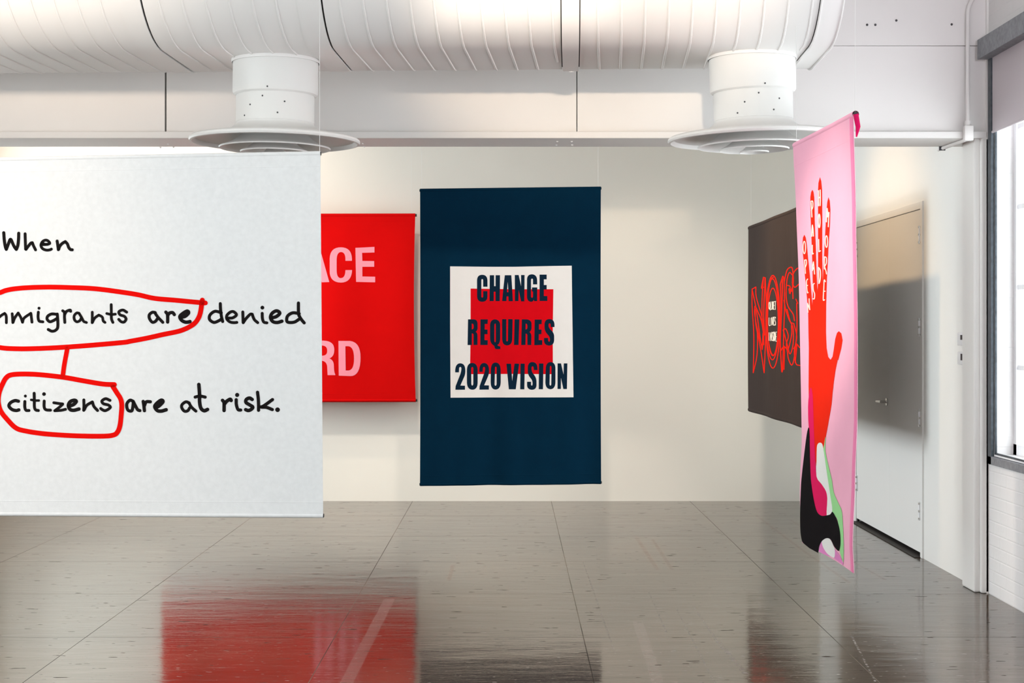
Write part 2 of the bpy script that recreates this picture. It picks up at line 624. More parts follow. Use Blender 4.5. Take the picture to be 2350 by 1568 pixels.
hw_ = bpy.data.objects['wall_header']
ah = None
for (px, py) in ((1990, 57), (2009, 57), (2184, 56), (2057, 47)):
    p = at(px, py, 8.717)
    if ah is None:
        ah = BM().dome((0, 0, 0), 0.007).done('anchor_plug', M['screw'], hw_, True)
        ah.location = p
    else:
        c = ah.copy()
        COL.objects.link(c)
        c.parent = hw_
        c.location = p

# double door
fr = BM()
fr.box(XR - 0.012, XR + 0.02, DY0 - 0.05, DY0, 0, DZ + 0.05, 0.003)
fr.box(XR - 0.012, XR + 0.02, DY1, DY1 + 0.05, 0, DZ + 0.05, 0.003)
fr.box(XR - 0.012, XR + 0.02, DY0, DY1, DZ, DZ + 0.05, 0.003)
structure(fr.done('trim_4', M['door']), 'thin painted frame around the double door')
structure(BM().box(XR + 0.10, XR + 0.24, DY0, DY1, 0, DZ).done('trim_5', M['gap']))
structure(BM().box(XR - 0.05, XR + 0.10, DY0 - 0.01, DY1 + 0.01, 0.0, 0.006, 0.002).done('trim_6', M['threshold']),
          'dark worn threshold strip under the double door')
DM = 10.91


def door_leaf(name, y0, y1, hinge_y, label):
    d = BM().box(XR - 0.004, XR + 0.04, y0 + 0.0004, y1 - 0.0004, 0.03, DZ - 0.002, 0.0008).done(name, M['door'])
    structure(d, label)
    for z in (2.13, 1.52, 0.92, 0.305):
        h = BM().box(XR - 0.010, XR - 0.003, hinge_y - 0.020, hinge_y + 0.030, z - 0.06, z + 0.06, 0.002)
        h.tube([(XR - 0.013, hinge_y - 0.012, z - 0.06), (XR - 0.013, hinge_y - 0.012, z + 0.06)], 0.008, 10)
        h = h.done('hinge', M['sash'], d, True)
        for dz in (-0.05, 0.0, 0.05):
            pin = BM().tube([(XR - 0.013, hinge_y - 0.012, z + dz - 0.007), (XR - 0.013, hinge_y - 0.012, z + dz + 0.007)], 0.0088, 10)
            pin.done('hinge_pin', M['chrome'], h, True)
    return d


door_leaf('door_1', DY0, DM, DY0 + 0.022, 'near leaf of the white double door with painted hinges')
d2 = door_leaf('door_2', DM, DY1, DY1 - 0.022, 'far leaf of the white double door with a steel lever')
hb = BM()
hy, hz = DM + 0.07, 0.985
hb.tube([(XR - 0.003, hy, hz), (XR - 0.012, hy, hz)], 0.027, 20)
hb.tube([(XR - 0.012, hy, hz), (XR - 0.055, hy, hz)], 0.010, 12)
hb.tube([(XR - 0.052, hy - 0.012, hz), (XR - 0.055, hy + 0.05, hz), (XR - 0.052, hy + 0.115, hz - 0.002)], 0.009, 12)
tagged = hb.done('handle', M['chrome'], d2, True)
tagged['label'] = 'brushed steel lever handle'

# windows
wf = BM()
X0 = 2.83
wf.box(X0, X0 + 0.05, 8.55, 8.60, 0.79, 3.03)
wf.box(X0, X0 + 0.05, 6.00, 6.05, 0.79, 3.03)
wf.box(X0, X0 + 0.05, 6.0, 8.6, 0.79, 0.86)
wf.box(X0, X0 + 0.05, 6.0, 8.6, 2.97, 3.03)
w1 = structure(wf.done('window_1', M['sash']), 'tall many paned white window flooded with daylight')
mu = BM()
for z in (1.29, 1.74, 2.19, 2.64):
    mu.box(X0 + 0.008, X0 + 0.042, 6.0, 8.6, z - 0.014, z + 0.014)
for k in range(1, 6):
    y = 8.575 - k * 0.43
    mu.box(X0 + 0.008, X0 + 0.042, y - 0.014, y + 0.014, 0.8, 3.0)
mu.done('muntin', M['sash'], w1)
BM().box(X0 + 0.022, X0 + 0.026, 6.0, 8.6, 0.79, 3.03).done('pane', M['glass'], w1)
BM().box(XR + 0.012, X0 + 0.05, 6.0, 8.6, 0.775, 0.80, 0.003).done('window_sill', M['sash'], w1)
BM().box(XR + 0.013, 2.733, 8.585, 8.60, 0.80, 3.03).box(XR + 0.013, 2.733, 6.0, 8.6, 0.80, 0.810).done('frame_liner', M['channel'], w1)


def plain_window(name, x0, x1, y0, y1, z0, z1, along):
    f = BM()
    g = BM()
    if along == 'y':
        for y in (y0, (y0 + y1) / 2, y1 - 0.06):
            f.box(x0, x1, y, y + 0.06, z0, z1)
        for z in (z0, (z0 + z1) / 2, z1 - 0.06):
            f.box(x0, x1, y0, y1, z, z + 0.06)
        g.box((x0 + x1) / 2 - 0.002, (x0 + x1) / 2 + 0.002, y0, y1, z0, z1)
    else:
        for x in (x0, (x0 + x1) / 2, x1 - 0.06):
            f.box(x, x + 0.06, y0, y1, z0, z1)
        for z in (z0, (z0 + z1) / 2, z1 - 0.06):
            f.box(x0, x1, y0, y1, z, z + 0.06)
        g.box(x0, x1, (y0 + y1) / 2 - 0.002, (y0 + y1) / 2 + 0.002, z0, z1)
    w = structure(f.done(name, M['sash']))
    g.done('pane', M['glass'], w)


plain_window('window_2', 2.85, 2.90, 1.4, 5.0, 0.79, 3.03, 'y')
plain_window('window_3', -4.78, -4.73, 9.7, 13.1, 0.7, 3.2, 'y')
plain_window('window_4', -4.78, -4.73, 1.0, 6.0, 0.7, 3.1, 'y')
plain_window('window_5', -3.9, 1.1, -4.18, -4.13, 0.7, 3.1, 'x')

# roller shade on the right window
rs = tag(empty('roller_shade', (XR, 7.3, 0.74)),
         'half lowered grey roller shade in a dark galvanised frame on the brick wall', 'window shade')
BM().box(2.645, XR + 0.0105, 5.94, 8.66, 3.034, 3.145, 0.002).done('fascia', M['galvanised'], rs)
BM().box(2.711, 2.713, 6.02, 8.598, 2.616, 3.06).done('shade_cloth', M['shade'], rs)
BM().tube([(2.712, 6.02, 2.616), (2.712, 8.598, 2.616)], 0.007, 10).done('hem_bar', M['shade'], rs, True)
for (ya, yb, yc) in ((8.60, 8.66, 8.582), (5.94, 6.0, 6.0)):
    sc = BM().box(2.704, XR + 0.0105, ya, yb, 0.742, 3.034, 0.002)
    sc.done('side_channel', M['channel'], rs)
bc = BM().box(2.704, XR + 0.0105, 5.94, 8.66, 0.742, 0.788, 0.002)
bc.done('sill_channel', M['galvanised'], rs)

# conduit with its box at the right end of the lintel
YC = 8.685
cx = at(2221, 200, YC).x
cd = tag(empty('electrical_conduit', (cx, YC, 2.58)),
         'thin white electrical conduit dropping down the header to a box beside the window', 'conduit')
pts = [(cx, YC, 2.68), (cx, YC, 3.30)]
for k in range(1, 9):
    a = k / 8 * R90
    pts.append((cx + 0.13 * (1 - math.cos(a)), YC, 3.30 + 0.13 * math.sin(a)))
pts.append((XR + 0.005, YC, 3.43))
BM().tube(pts, 0.0115, 12).done('pipe', M['header'], cd, True)
bx = BM().box(cx - 0.026, cx + 0.026, YC - 0.03, YC + 0.014, 2.575, 2.662, 0.006)
bx.tube([(cx, YC, 2.655), (cx, YC, 2.69)], 0.018, 14)
bx.done('junction_box', M['header'], cd, True)
BM().tube([(cx - 0.012, YC + 0.01, 2.583), (cx - 0.012, YC + 0.06, 2.583), (cx - 0.03, 9.15, 2.583), (cx - 0.03, 9.17, 2.583)], 0.0105, 12) \
    .done('pipe', M['header'], cd, True)
BM().box(cx - 0.048, cx - 0.012, 9.09, 9.10, 2.570, 2.594).done('pipe_clip', M['screw'], cd)

# wall controls near the pier
def wall_plate(name, label, cat, px0, px1, py0, py1, depth, screen=None):
    ya = XR * F_PX / (px1 - VPX)
    yb = XR * F_PX / (px0 - VPX)
    ym = (ya + yb) / 2
    za = EYE - (py1 - VPY) * ym / F_PX
    zb = EYE - (py0 - VPY) * ym / F_PX
    r = tag(empty(name, (XR, ym, za)), label, cat, 'thermostats beside the pier' if cat == 'thermostat' else None)
    BM().box(XR - depth, XR, ya, yb, za, zb, 0.003).done('housing', M['plastic'], r, True)
    if screen:
        sa, sb, ta, tb = screen
        y0 = XR * F_PX / (sb - VPX)
        y1 = XR * F_PX / (sa - VPX)
        z0 = EYE - (tb - VPY) * ym / F_PX
        z1 = EYE - (ta - VPY) * ym / F_PX
        BM().box(XR - depth - 0.001, XR - depth + 0.002, y0, y1, z0, z1).done('display', M['screen'], r)
    return r


wall_plate('thermostat', 'small white thermostat with dark display, upper of two on the wall beside the pier', 'thermostat',
           2205, 2219, 763, 793, 0.022, (2212.5, 2217, 769, 780))
wall_plate('thermostat', 'small white thermostat with dark display, lower of two on the wall beside the pier', 'thermostat',
           2205, 2219, 808, 837, 0.022, (2213, 2217.5, 812, 827))
wall_plate('conduit_box', 'shallow white box running down the wall edge beside the two thermostats', 'electrical box',
           2221.5, 2235, 790, 858, 0.018)

# ------------------------------------------------------------------ air duct
RD, HW, KD = 0.50, 0.268, -0.040      # end radius, half the flat width, yaw of the run
ZBOT = 2.832
ZD = ZBOT + RD


def yd(x):
    return 7.50 + KD * x


du = tag(empty('air_duct', (-1.0, yd(-1.0), ZBOT)),
         'big white flat oval spiral air duct running across under the ceiling', 'air duct')
AX = Vector((1, KD, 0)).normalized()
U2 = Vector((-AX.y, AX.x, 0))          # away from the camera
PER = 4 * HW + 2 * math.pi * RD


def dpt(x, ang, r):
    """ang 0..2pi runs round the section, starting at the middle of the top and coming down the front"""
    d = r - RD
    u = (ang / (2 * math.pi)) % 1.0 * PER
    c = Vector((x, yd(x), ZD))
    for ln, kind in ((HW, 'top0'), (math.pi * RD, 'front'), (2 * HW, 'bottom'), (math.pi * RD, 'back'), (HW, 'top1')):
        if u <= ln:
            break
        u -= ln
    if kind == 'top0':
        h, v = -u, RD + d
    elif kind == 'front':
        a = u / RD
        h, v = -HW - (RD + d) * math.sin(a), (RD + d) * math.cos(a)
    elif kind == 'bottom':
        h, v = -HW + u, -(RD + d)
    elif kind == 'back':
        a = u / RD
        h, v = HW + (RD + d) * math.sin(a), -(RD + d) * math.cos(a)
    else:
        h, v = HW - u, RD + d
    return c + U2 * h + Vector((0, 0, v))


def duct_x(px):
    # x on the front of the duct seen at the picture's top edge
    y = 6.86
    return (px - VPX) * y / F_PX


def duct_tube(b, x0, x1, r, seg=96, wall=True):
    rings = []
    for x in (x0, x1):
        rings.append([b.bm.verts.new(dpt(x, 2 * math.pi * k / seg, r)) for k in range(seg)])
    for k in range(seg):
        b.bm.faces.new((rings[0][k], rings[0][(k + 1) % seg], rings[1][(k + 1) % seg], rings[1][k]))


def helix(b, x0, x1, pitch, r, rr=0.0046):
    n = int((x1 - x0) / pitch * 48)
    prev = None
    for i in range(n + 1):
        ang = 2 * math.pi * i / 48
        x = x0 + (x1 - x0) * i / n
        p = [(-0.006, 0.0), (-0.003, rr), (0.003, rr), (0.006, 0.0)]
        cur = [b.bm.verts.new(dpt(x + dx, ang, r + dr)) for dx, dr in p]
        if prev:
            for k in range(3):
                b.bm.faces.new((prev[k], prev[k + 1], cur[k + 1], cur[k]))
        prev = cur


JX = [duct_x(p) for p in (327, 747, 1322, 1893, 1945)]
PITCH = 0.1065
xa = -4.58
secs = [(xa, JX[0] - 0.10), (JX[0] + 0.006, JX[1] - 0.11), (JX[1] + 0.006, JX[2] - 0.045), (JX[2] + 0.045, JX[3] - 0.004)]
for (p, q) in secs:
    b = BM()
    duct_tube(b, p, q, RD)
    helix(b, p + 0.04, q - 0.02, PITCH, RD)
    b.done('duct_section', M['duct'], du, True, recalc=True)


def sleeve(x0, x1, r, name='coupling_band', lip=0.0):
    b = BM()
    prof = [(x0, r - 0.02), (x0, r), (x1, r), (x1, r - 0.02)]
    seg = 96
    rings = [[b.bm.verts.new(dpt(x, 2 * math.pi * k / seg, rr)) for k in range(seg)] for x, rr in prof]
    for a, c in zip(rings, rings[1:]):
        for k in range(seg):
            b.bm.faces.new((a[k], a[(k + 1) % seg], c[(k + 1) % seg], c[k]))
    if lip:
        for x in (x0, x1):
            prev = None
            for k in range(seg + 1):
                ang = 2 * math.pi * k / seg
                cur = [b.bm.verts.new(dpt(x + dx, ang, r + dr)) for dx, dr in ((-0.005, -0.002), (-0.002, lip), (0.002, lip), (0.005, -0.002))]
                if prev:
                    for j in range(3):
                        b.bm.faces.new((prev[j], prev[j + 1], cur[j + 1], cur[j]))
                prev = cur
    return b.done(name, M['duct'], du, True)


# dark inner liner seen through the open joints
for x0, x1 in ((JX[0] - 0.05, JX[0] + 0.05), (JX[1] - 0.05, JX[1] + 0.05), (JX[2] - 0.1, JX[2] + 0.1), (JX[3] - 0.05, JX[3] + 0.06)):
    b = BM()
    duct_tube(b, x0, x1, RD - 0.012)
    b.done('joint_gasket', M['gap'], du, True)
sleeve(JX[0] - 0.10, JX[0] - 0.002, RD + 0.004)
sleeve(JX[1] - 0.11, JX[1] - 0.002, RD + 0.004)
sleeve(JX[2] - 0.040, JX[2] + 0.040, RD + 0.010)
sleeve(JX[3] + 0.004, JX[4], RD + 0.006, lip=0.008)
# end cap
b = BM()
ring = [b.bm.verts.new(dpt(JX[4] - 0.002, 2 * math.pi * k / 96, RD - 0.001)) for k in range(96)]
b.bm.faces.new(ring)
b.done('end_cap', M['duct'], du)
for x in (JX[0] - 0.05, JX[2], JX[3] + 0.05):
    BM().tube([dpt(x, 0, RD - 0.01), (x, yd(x), ZC)], 0.008, 8).done('hanger_rod', M['header'], du, True)
pb = BM().tube([dpt(JX[2] + 0.005, math.pi + 0.5, RD + 0.005), dpt(JX[2] + 0.005, math.pi + 0.5, RD + 0.014)], 0.012, 10)
pb.done('clamp_screw', M['duct'], du, True)

# ------------------------------------------------------------------ ceiling diffusers
ZR = 2.434                       # rim height


def make_diffuser(x, y, tilt, label):
    r = empty('air_diffuser', (x, y, ZR - 0.06))
    tag(r, label, 'air diffuser', 'ceiling air diffusers')
    z0 = ZR - 0.06
    zt = 2.95 - z0
    b = BM().lathe([(0.205, zt), (0.209, zt), (0.209, 2.672 - z0), (0.205, 2.662 - z0), (0.194, 2.655 - z0), (0.190, 2.66 - z0), (0.190, zt)], closed=True)
    for v in b.bm.verts:
        if v.co.z > 2.9 - z0:
            v.co.z = ZBOT - 0.0105 - z0
    b.done('collar', M['diffuser'], r, True, local=True)
    b = BM().lathe([(0.192, 2.70 - z0), (0.192, 2.525 - z0), (0.1925, 2.522 - z0), (0.188, 2.52 - z0), (0.188, 2.70 - z0)], closed=True)
    b.done('neck', M['diffuser'], r, True, local=True)
    outer = []
    for k in range(15):
        t = k / 14
        rr = 0.190 + (0.395 - 0.190) * (t ** 1.7)
        zz = 2.522 + (2.452 - 2.522) * (1 - (1 - t) ** 1.6)
        outer.append((rr, zz - z0))
    rim = [(0.408, 2.449 - z0), (0.417, 2.442 - z0), (0.419, 2.433 - z0), (0.415, 2.425 - z0), (0.405, 2.423 - z0)]
    inner = [(rr - 0.004, zz - 0.010) for rr, zz in outer[::-1]]
    BM().lathe(outer + rim + inner, closed=True, seg=96).done('outer_cone', M['diffuser'], r, True, local=True)
    for (ra, rb, za, zb) in ((0.125, 0.270, 2.540, 2.404), (0.070, 0.166, 2.500, 2.386), (0.020, 0.068, 2.450, 2.374)):
        prof = []
        for k in range(11):
            t = k / 10
            prof.append((ra + (rb - ra) * (0.45 * t + 0.55 * t ** 3.0), za + (zb - za) * (1.35 * t - 0.35 * t * t) - z0))
        prof2 = [(p[0] - 0.003, p[1] - 0.004) for p in prof[::-1]]
        BM().lathe(prof + [(rb + 0.004, zb - z0 - 0.003), (rb + 0.001, zb - z0 - 0.009)] + prof2, closed=True, seg=72) \
            .done('inner_cone', M['diffuser'], r, True, local=True)
    BM().tube([(0, 0, 2.384 - z0), (0, 0, 2.60 - z0)], 0.012, 10).done('spindle', M['diffuser'], r, True, local=True)
    for (a, z) in ((-92, 2.672), (-120, 2.59), (-68, 2.605), (-78, 2.55), (-100, 2.63), (-131, 2.54)):
        aa = math.radians(a)
        rr = 0.209 if z > 2.66 else 0.192
        BM().dome((rr * math.cos(aa), rr * math.sin(aa), z - z0), 0.0042).done('screw', M['screw'], r, True, local=True)
    r.rotation_euler = (0, tilt, 0)
    return r


dx = (631 - VPX) * 7.55 / F_PX
da = make_diffuser(dx, yd(dx), math.radians(0.6), 'round white stepped ceiling diffuser hanging above the white handwritten banner')
dx2 = (1731 - VPX) * 7.45 / F_PX
db = da.copy()
COL.objects.link(db)
db.location = (dx2, yd(dx2), ZR - 0.06)
db.rotation_euler = (0, math.radians(-1.4), math.radians(9))
db['label'] = 'round white stepped ceiling diffuser hanging beside the pink hand banner'
for ch in list(da.children):
    c = ch.copy()
    COL.objects.link(c)
    c.parent = db
    c.name = ch.name.split('.')[0]

for d_ in (da, db):
    top_ = d_.location + d_.rotation_euler.to_matrix() @ Vector((0, 0, ZBOT - 0.01 - d_.location.z))
    x, y = top_.x, top_.y
    BM().lathe([(0.214, 0.003), (0.2165, 0.0), (0.2165, -0.0155), (0.2145, -0.016), (0.2140, -0.015), (0.2135, 0.003)], (x, y, ZBOT), 64, closed=True) \
        .done('takeoff_ring', M['duct'], du, True)

# ------------------------------------------------------------------ banners


class Banner:
    """a hanging cloth: four world corners, waves along the normal, prints on its front"""

    def __init__(self, name, label, tl, tr, bl, br, wave, pinch=0.0, cells=(60, 60)):
        self.tl, self.tr, self.bl, self.br = map(Vector, (tl, tr, bl, br))
        self.wave, self.pinch, self.cells = wave, pinch, cells
        self.W = (self.tr - self.tl).length
        self.H = (self.tl - self.bl).length
        n = (self.tr - self.tl).cross(self.bl - self.tl).normalized()
        mid = (self.tl + self.br) / 2
        if n.dot(Vector((0, 0, EYE)) - mid) < 0:
            n = -n
        self.n = n
        base = (self.bl + self.br) / 2
        self.root = empty(name, base)
        tag(self.root, label, 'banner', 'hanging cloth banners')

    def S(self, s, t):
        s2 = 0.5 + (s - 0.5) * (1 - self.pinch * 4 * t * (1 - t))
        a = self.tl.lerp(self.tr, s2)
        c = self.bl.lerp(self.br, s2)
        return a.lerp(c, t) + self.n * self.wave(s, t)

    def nrm(self, s, t):
        e = 0.002
        du = self.S(s + e, t) - self.S(s - e, t)
        dv = self.S(s, t + e) - self.S(s, t - e)
        n = du.cross(dv).normalized()
        return n if n.dot(self.n) > 0 else -n

    def inv(self, px, py):
        s, t = 0.5, 0.5

        def proj(s, t):
            p = self.S(s, t)
            return VPX + p.x * F_PX / p.y, VPY - (p.z - EYE) * F_PX / p.y
        for _ in range(25):
            x, y = proj(s, t)
            ex, ey = px - x, py - y
            if abs(ex) + abs(ey) < 1e-3:
                break
            h = 1e-4
            xs, ys = proj(s + h, t)
            xt, yt = proj(s, t + h)
            a, b_, c, d = (xs - x) / h, (xt - x) / h, (ys - y) / h, (yt - y) / h
            det = a * d - b_ * c
            s += max(-0.4, min(0.4, (ex * d - ey * b_) / det))
            t += max(-0.4, min(0.4, (a * ey - c * ex) / det))
        return s, t

    def fabric(self, material, thick=0.0025):
        nu, nv = self.cells
        b = BM()
        fr, bk = [], []
        for j in range(nv + 1):
            fr.append([])
            bk.append([])
            for i in range(nu + 1):
                s, t = i / nu, j / nv
                p = self.S(s, t)
                fr[-1].append(b.bm.verts.new(p))
                bk[-1].append(b.bm.verts.new(p - self.nrm(s, t) * thick))
        for j in range(nv):
            for i in range(nu):
                b.bm.faces.new((fr[j][i], fr[j][i + 1], fr[j + 1][i + 1], fr[j + 1][i]))
                b.bm.faces.new((bk[j][i], bk[j + 1][i], bk[j + 1][i + 1], bk[j][i + 1]))
        for j in range(nv):
            b.bm.faces.new((fr[j][0], fr[j + 1][0], bk[j + 1][0], bk[j][0]))
            b.bm.faces.new((fr[j][nu], bk[j][nu], bk[j + 1][nu], fr[j + 1][nu]))
        for i in range(nu):
            b.bm.faces.new((fr[0][i], bk[0][i], bk[0][i + 1], fr[0][i + 1]))
            b.bm.faces.new((fr[nv][i], fr[nv][i + 1], bk[nv][i + 1], bk[nv][i]))
        o = b.done('fabric', material, self.root)
        for p in o.data.polygons:
            p.use_smooth = True
        o.data.set_sharp_from_angle(angle=math.radians(50))
        return o

    def lift(self, s, t, layer):
        return self.S(s, t) + self.nrm(s, t) * (0.0010 + 0.0005 * layer)

    def shapes(self, name, polys, material, layer=0, cell=0.03, label=None):
        """polys: list of [outer, hole, ...] loops in picture pixels"""
        res = []
        for loops in polys:
            out = BM()
            flat = []
            lv = []
            for lp in loops:
                pts = []
                for (x, y) in lp:
                    s, t = self.inv(x, y)
                    pts.append(Vector((s * self.W, t * self.H, 0)))
                lv.append(pts)
                flat += pts
            tb = bmesh.new()
            vs = [tb.verts.new(p) for p in flat]
            for tri in tessellate_polygon(lv):
                try:
                    tb.faces.new([vs[i] for i in tri])
                except ValueError:
                    pass
            bmesh.ops.remove_doubles(tb, verts=tb.verts[:], dist=1e-6)
            if cell:
                us = [v.co.x for v in tb.verts]
                ws = [v.co.y for v in tb.verts]
                for (lo, hi, ax) in ((min(us), max(us), 0), (min(ws), max(ws), 1)):
                    k = math.floor(lo / cell) + 1
                    while k * cell < hi:
                        co = Vector((k * cell, 0, 0)) if ax == 0 else Vector((0, k * cell, 0))
                        no = Vector((1, 0, 0)) if ax == 0 else Vector((0, 1, 0))
                        bmesh.ops.bisect_plane(tb, geom=tb.verts[:] + tb.edges[:] + tb.faces[:], plane_co=co, plane_no=no)
                        k += 1
            for v in tb.verts:
                v.co = self.lift(v.co.x / self.W, v.co.y / self.H, layer)
            out.merge(tb)
            res.append(self.finish(out, name, material, label))
        return res

    def finish(self, out, name, material, label=None):
        for f in out.bm.faces:
            f.normal_update()
            if f.normal.dot(self.n) < 0:
                f.normal_flip()
        o = out.done(name, material, self.root, recalc=False)
        for p in o.data.polygons:
            p.use_smooth = True
        if label:
            o['label'] = label
        return o

    def strokes(self, name, strokes, material, layer=0, label=None):
        """strokes: list of (points px, width px); single points make dots"""
        groups = []
        for pts, w in strokes:
            P = catmull(pts, 6) if len(pts) > 1 else pts
            near = [g for g in groups if any(min((a[0] - c[0]) ** 2 + (a[1] - c[1]) ** 2 for a in P for c in Q_) < ((w + w2) / 2) ** 2
                                             for (_, w2, Q_) in g)]
            new = [(pts, w, P)]
            for g in near:
                new = g + new
                groups.remove(g)
            groups.append(new)
        for g in groups:
            out = BM()
            for pts, w, _ in g:
                add_ribbon(out.bm, pts, w, lambda x, y: self.lift(*self.inv(x, y), layer))
            self.finish(out, name, material, label)

    def rods(self, cloth_mat, rod_mat, r=0.014, ends=0.008, top=True, bottom=True, cords=(0.02, 0.98), ztop=ZC, cord_r=0.0011, rod_r=0.008):
        for flag, t, nm in ((top, 0.0, 'top'), (bottom, 1.0, 'bottom')):
            if not flag:
                continue
            k = 24
            pts = [self.S(i / k, t) - self.n * r * 0.75 for i in range(k + 1)]
            pocket = BM().tube(pts, r, 14, cap=False).done('rod_pocket', cloth_mat, self.root, True)
            d = (pts[-1] - pts[0]).normalized()
            BM().tube([pts[0] - d * ends] + pts[1:-1] + [pts[-1] + d * ends], rod_r, 12) \
                .done('rod', rod_mat, self.root, True).parent = pocket
        for s in cords:
            p = self.S(s, 0.0) - self.n * r * 0.75
            zt = ztop
            dy = abs(p.y - yd(p.x))
            if p.x < JX[4] and dy < HW + RD + 0.002:
                zt = ZD - math.sqrt(max((RD + 0.009) ** 2 - max(dy - HW, 0.0) ** 2, 0.0))
            BM().tube([p, (p.x, p.y, zt)], cord_r, 6).done('hanging_cord', M['cord'], self.root, True)

    def seam(self, ts, material, w=0.004):
        for t in ts:
            b = BM()
            n = 60
            prev = None
            for i in range(n + 1):
                cur = [b.bm.verts.new(self.lift(i / n, t + dt, 0) - self.n * off) for dt, off in ((-w / self.H / 2, 0.0009), (0, 0.0), (w / self.H / 2, 0.0009))]
                if prev:
                    for k in range(2):
                        b.bm.faces.new((prev[k], prev[k + 1], cur[k + 1], cur[k]))
                prev = cur
            self.finish(b, 'hem_seam', material)


def catmull(pts, n=6):
    if len(pts) < 3:
        out = []
        for a, c in zip(pts, pts[1:]):
            for k in range(4):
                out.append((a[0] + (c[0] - a[0]) * k / 4, a[1] + (c[1] - a[1]) * k / 4))
        return out + [pts[-1]]
    closed = pts[0] == pts[-1]
    P = list(pts)
    if closed:
        P = [P[-2]] + P + [P[1]]
    else:
        P = [(2 * P[0][0] - P[1][0], 2 * P[0][1] - P[1][1])] + P + [(2 * P[-1][0] - P[-2][0], 2 * P[-1][1] - P[-2][1])]
    out = []
    for i in range(1, len(P) - 2):
        p0, p1, p2, p3 = P[i - 1], P[i], P[i + 1], P[i + 2]
        for k in range(n):
            t = k / n
            out.append(tuple(0.5 * (2 * p1[j] + (-p0[j] + p2[j]) * t + (2 * p0[j] - 5 * p1[j] + 4 * p2[j] - p3[j]) * t * t
                                    + (-p0[j] + 3 * p1[j] - 3 * p2[j] + p3[j]) * t ** 3) for j in (0, 1)))
    out.append(P[-2])
    return out


def add_ribbon(bm, pts, w, f, nseg=6):
    h = w / 2
    if len(pts) == 1:
        x, y = pts[0]
        c = bm.verts.new(f(x, y))
        ring = [bm.verts.new(f(x + h * math.cos(2 * math.pi * k / 16), y + h * math.sin(2 * math.pi * k / 16))) for k in range(16)]
        for k in range(16):
            bm.faces.new((c, ring[k], ring[(k + 1) % 16]))
        return
    P = catmull(pts, nseg)
    left, right = [], []
    for i, p in enumerate(P):
        a, c = P[max(i - 1, 0)], P[min(i + 1, len(P) - 1)]
        tx, ty = c[0] - a[0], c[1] - a[1]
        l = math.hypot(tx, ty) or 1
        nx, ny = -ty / l * h, tx / l * h
        left.append(bm.verts.new(f(p[0] + nx, p[1] + ny)))
        right.append(bm.verts.new(f(p[0] - nx, p[1] - ny)))
    for i in range(len(P) - 1):
        bm.faces.new((left[i], right[i], right[i + 1], left[i + 1]))
    for (p, q) in ((P[0], P[1]), (P[-1], P[-2])):
        ang = math.atan2(p[1] - q[1], p[0] - q[0])
        c = bm.verts.new(f(*p))
        ring = [bm.verts.new(f(p[0] + h * math.cos(ang + a), p[1] + h * math.sin(ang + a)))
                for a in [(-0.5 + k / 8) * math.pi for k in range(9)]]
        for k in range(8):
            bm.faces.new((c, ring[k], ring[k + 1]))


def tr(ox, oy, sc):
    return lambda pts: [(ox + x / sc, oy + y / sc) for x, y in pts]


def path(cmds, T=None, n=8):
    """(x, y) = line; (cx, cy, x, y) = quadratic curve"""
    out = []
    for c in cmds:
        if len(c) == 2:
            out.append(c)
        else:
            x0, y0 = out[-1]
            cx_, cy_, x1, y1 = c
            for k in range(1, n + 1):
                t = k / n
                out.append(((1 - t) ** 2 * x0 + 2 * t * (1 - t) * cx_ + t * t * x1, (1 - t) ** 2 * y0 + 2 * t * (1 - t) * cy_ + t * t * y1))
    res = []
    for p in out:
        if not res or (abs(p[0] - res[-1][0]) + abs(p[1] - res[-1][1])) > 1e-6:
            res.append(p)
    if abs(res[0][0] - res[-1][0]) + abs(res[0][1] - res[-1][1]) < 1e-6:
        res.pop()
    return T(res) if T else res


sin = math.sin

# ---- white banner with handwriting
YW0, YW1 = 6.70, 6.89           # right end, left end
xr = at(735, 352, YW0).x
tr_ = at(735, 352, YW0)
br_ = at(741.5, 1184, YW0)
k = 2.2 / 1.41
tl0 = at(0, 366, 6.82)
bl0 = at(0, 1180, 6.82)
tl_ = tr_ + (tl0 - tr_) * k
bl_ = br_ + (bl0 - br_) * k
WB = Banner('handwritten_banner', 'big white cloth banner with black handwriting and red loops at left', tl_, tr_, bl_, br_,
            lambda s, t: 0.003 * sin(7 * s + 2 * t) * t, cells=(60, 40))
WB.fabric(M['white_cloth'])
A = tr(0, 510, 9.79)
B_ = tr(0, 640, 7.833)
C_ = tr(280, 640, 10.668)
D_ = tr(460, 660, 7.833)
E_ = tr(0, 840, 7.833)
F_ = tr(270, 860, 9.79)
G_ = tr(490, 860, 13.056)
INK = []


def ink(T, sc, w, *lists):
    for l in lists:
        INK.append((T(l), w / sc * 1.08))


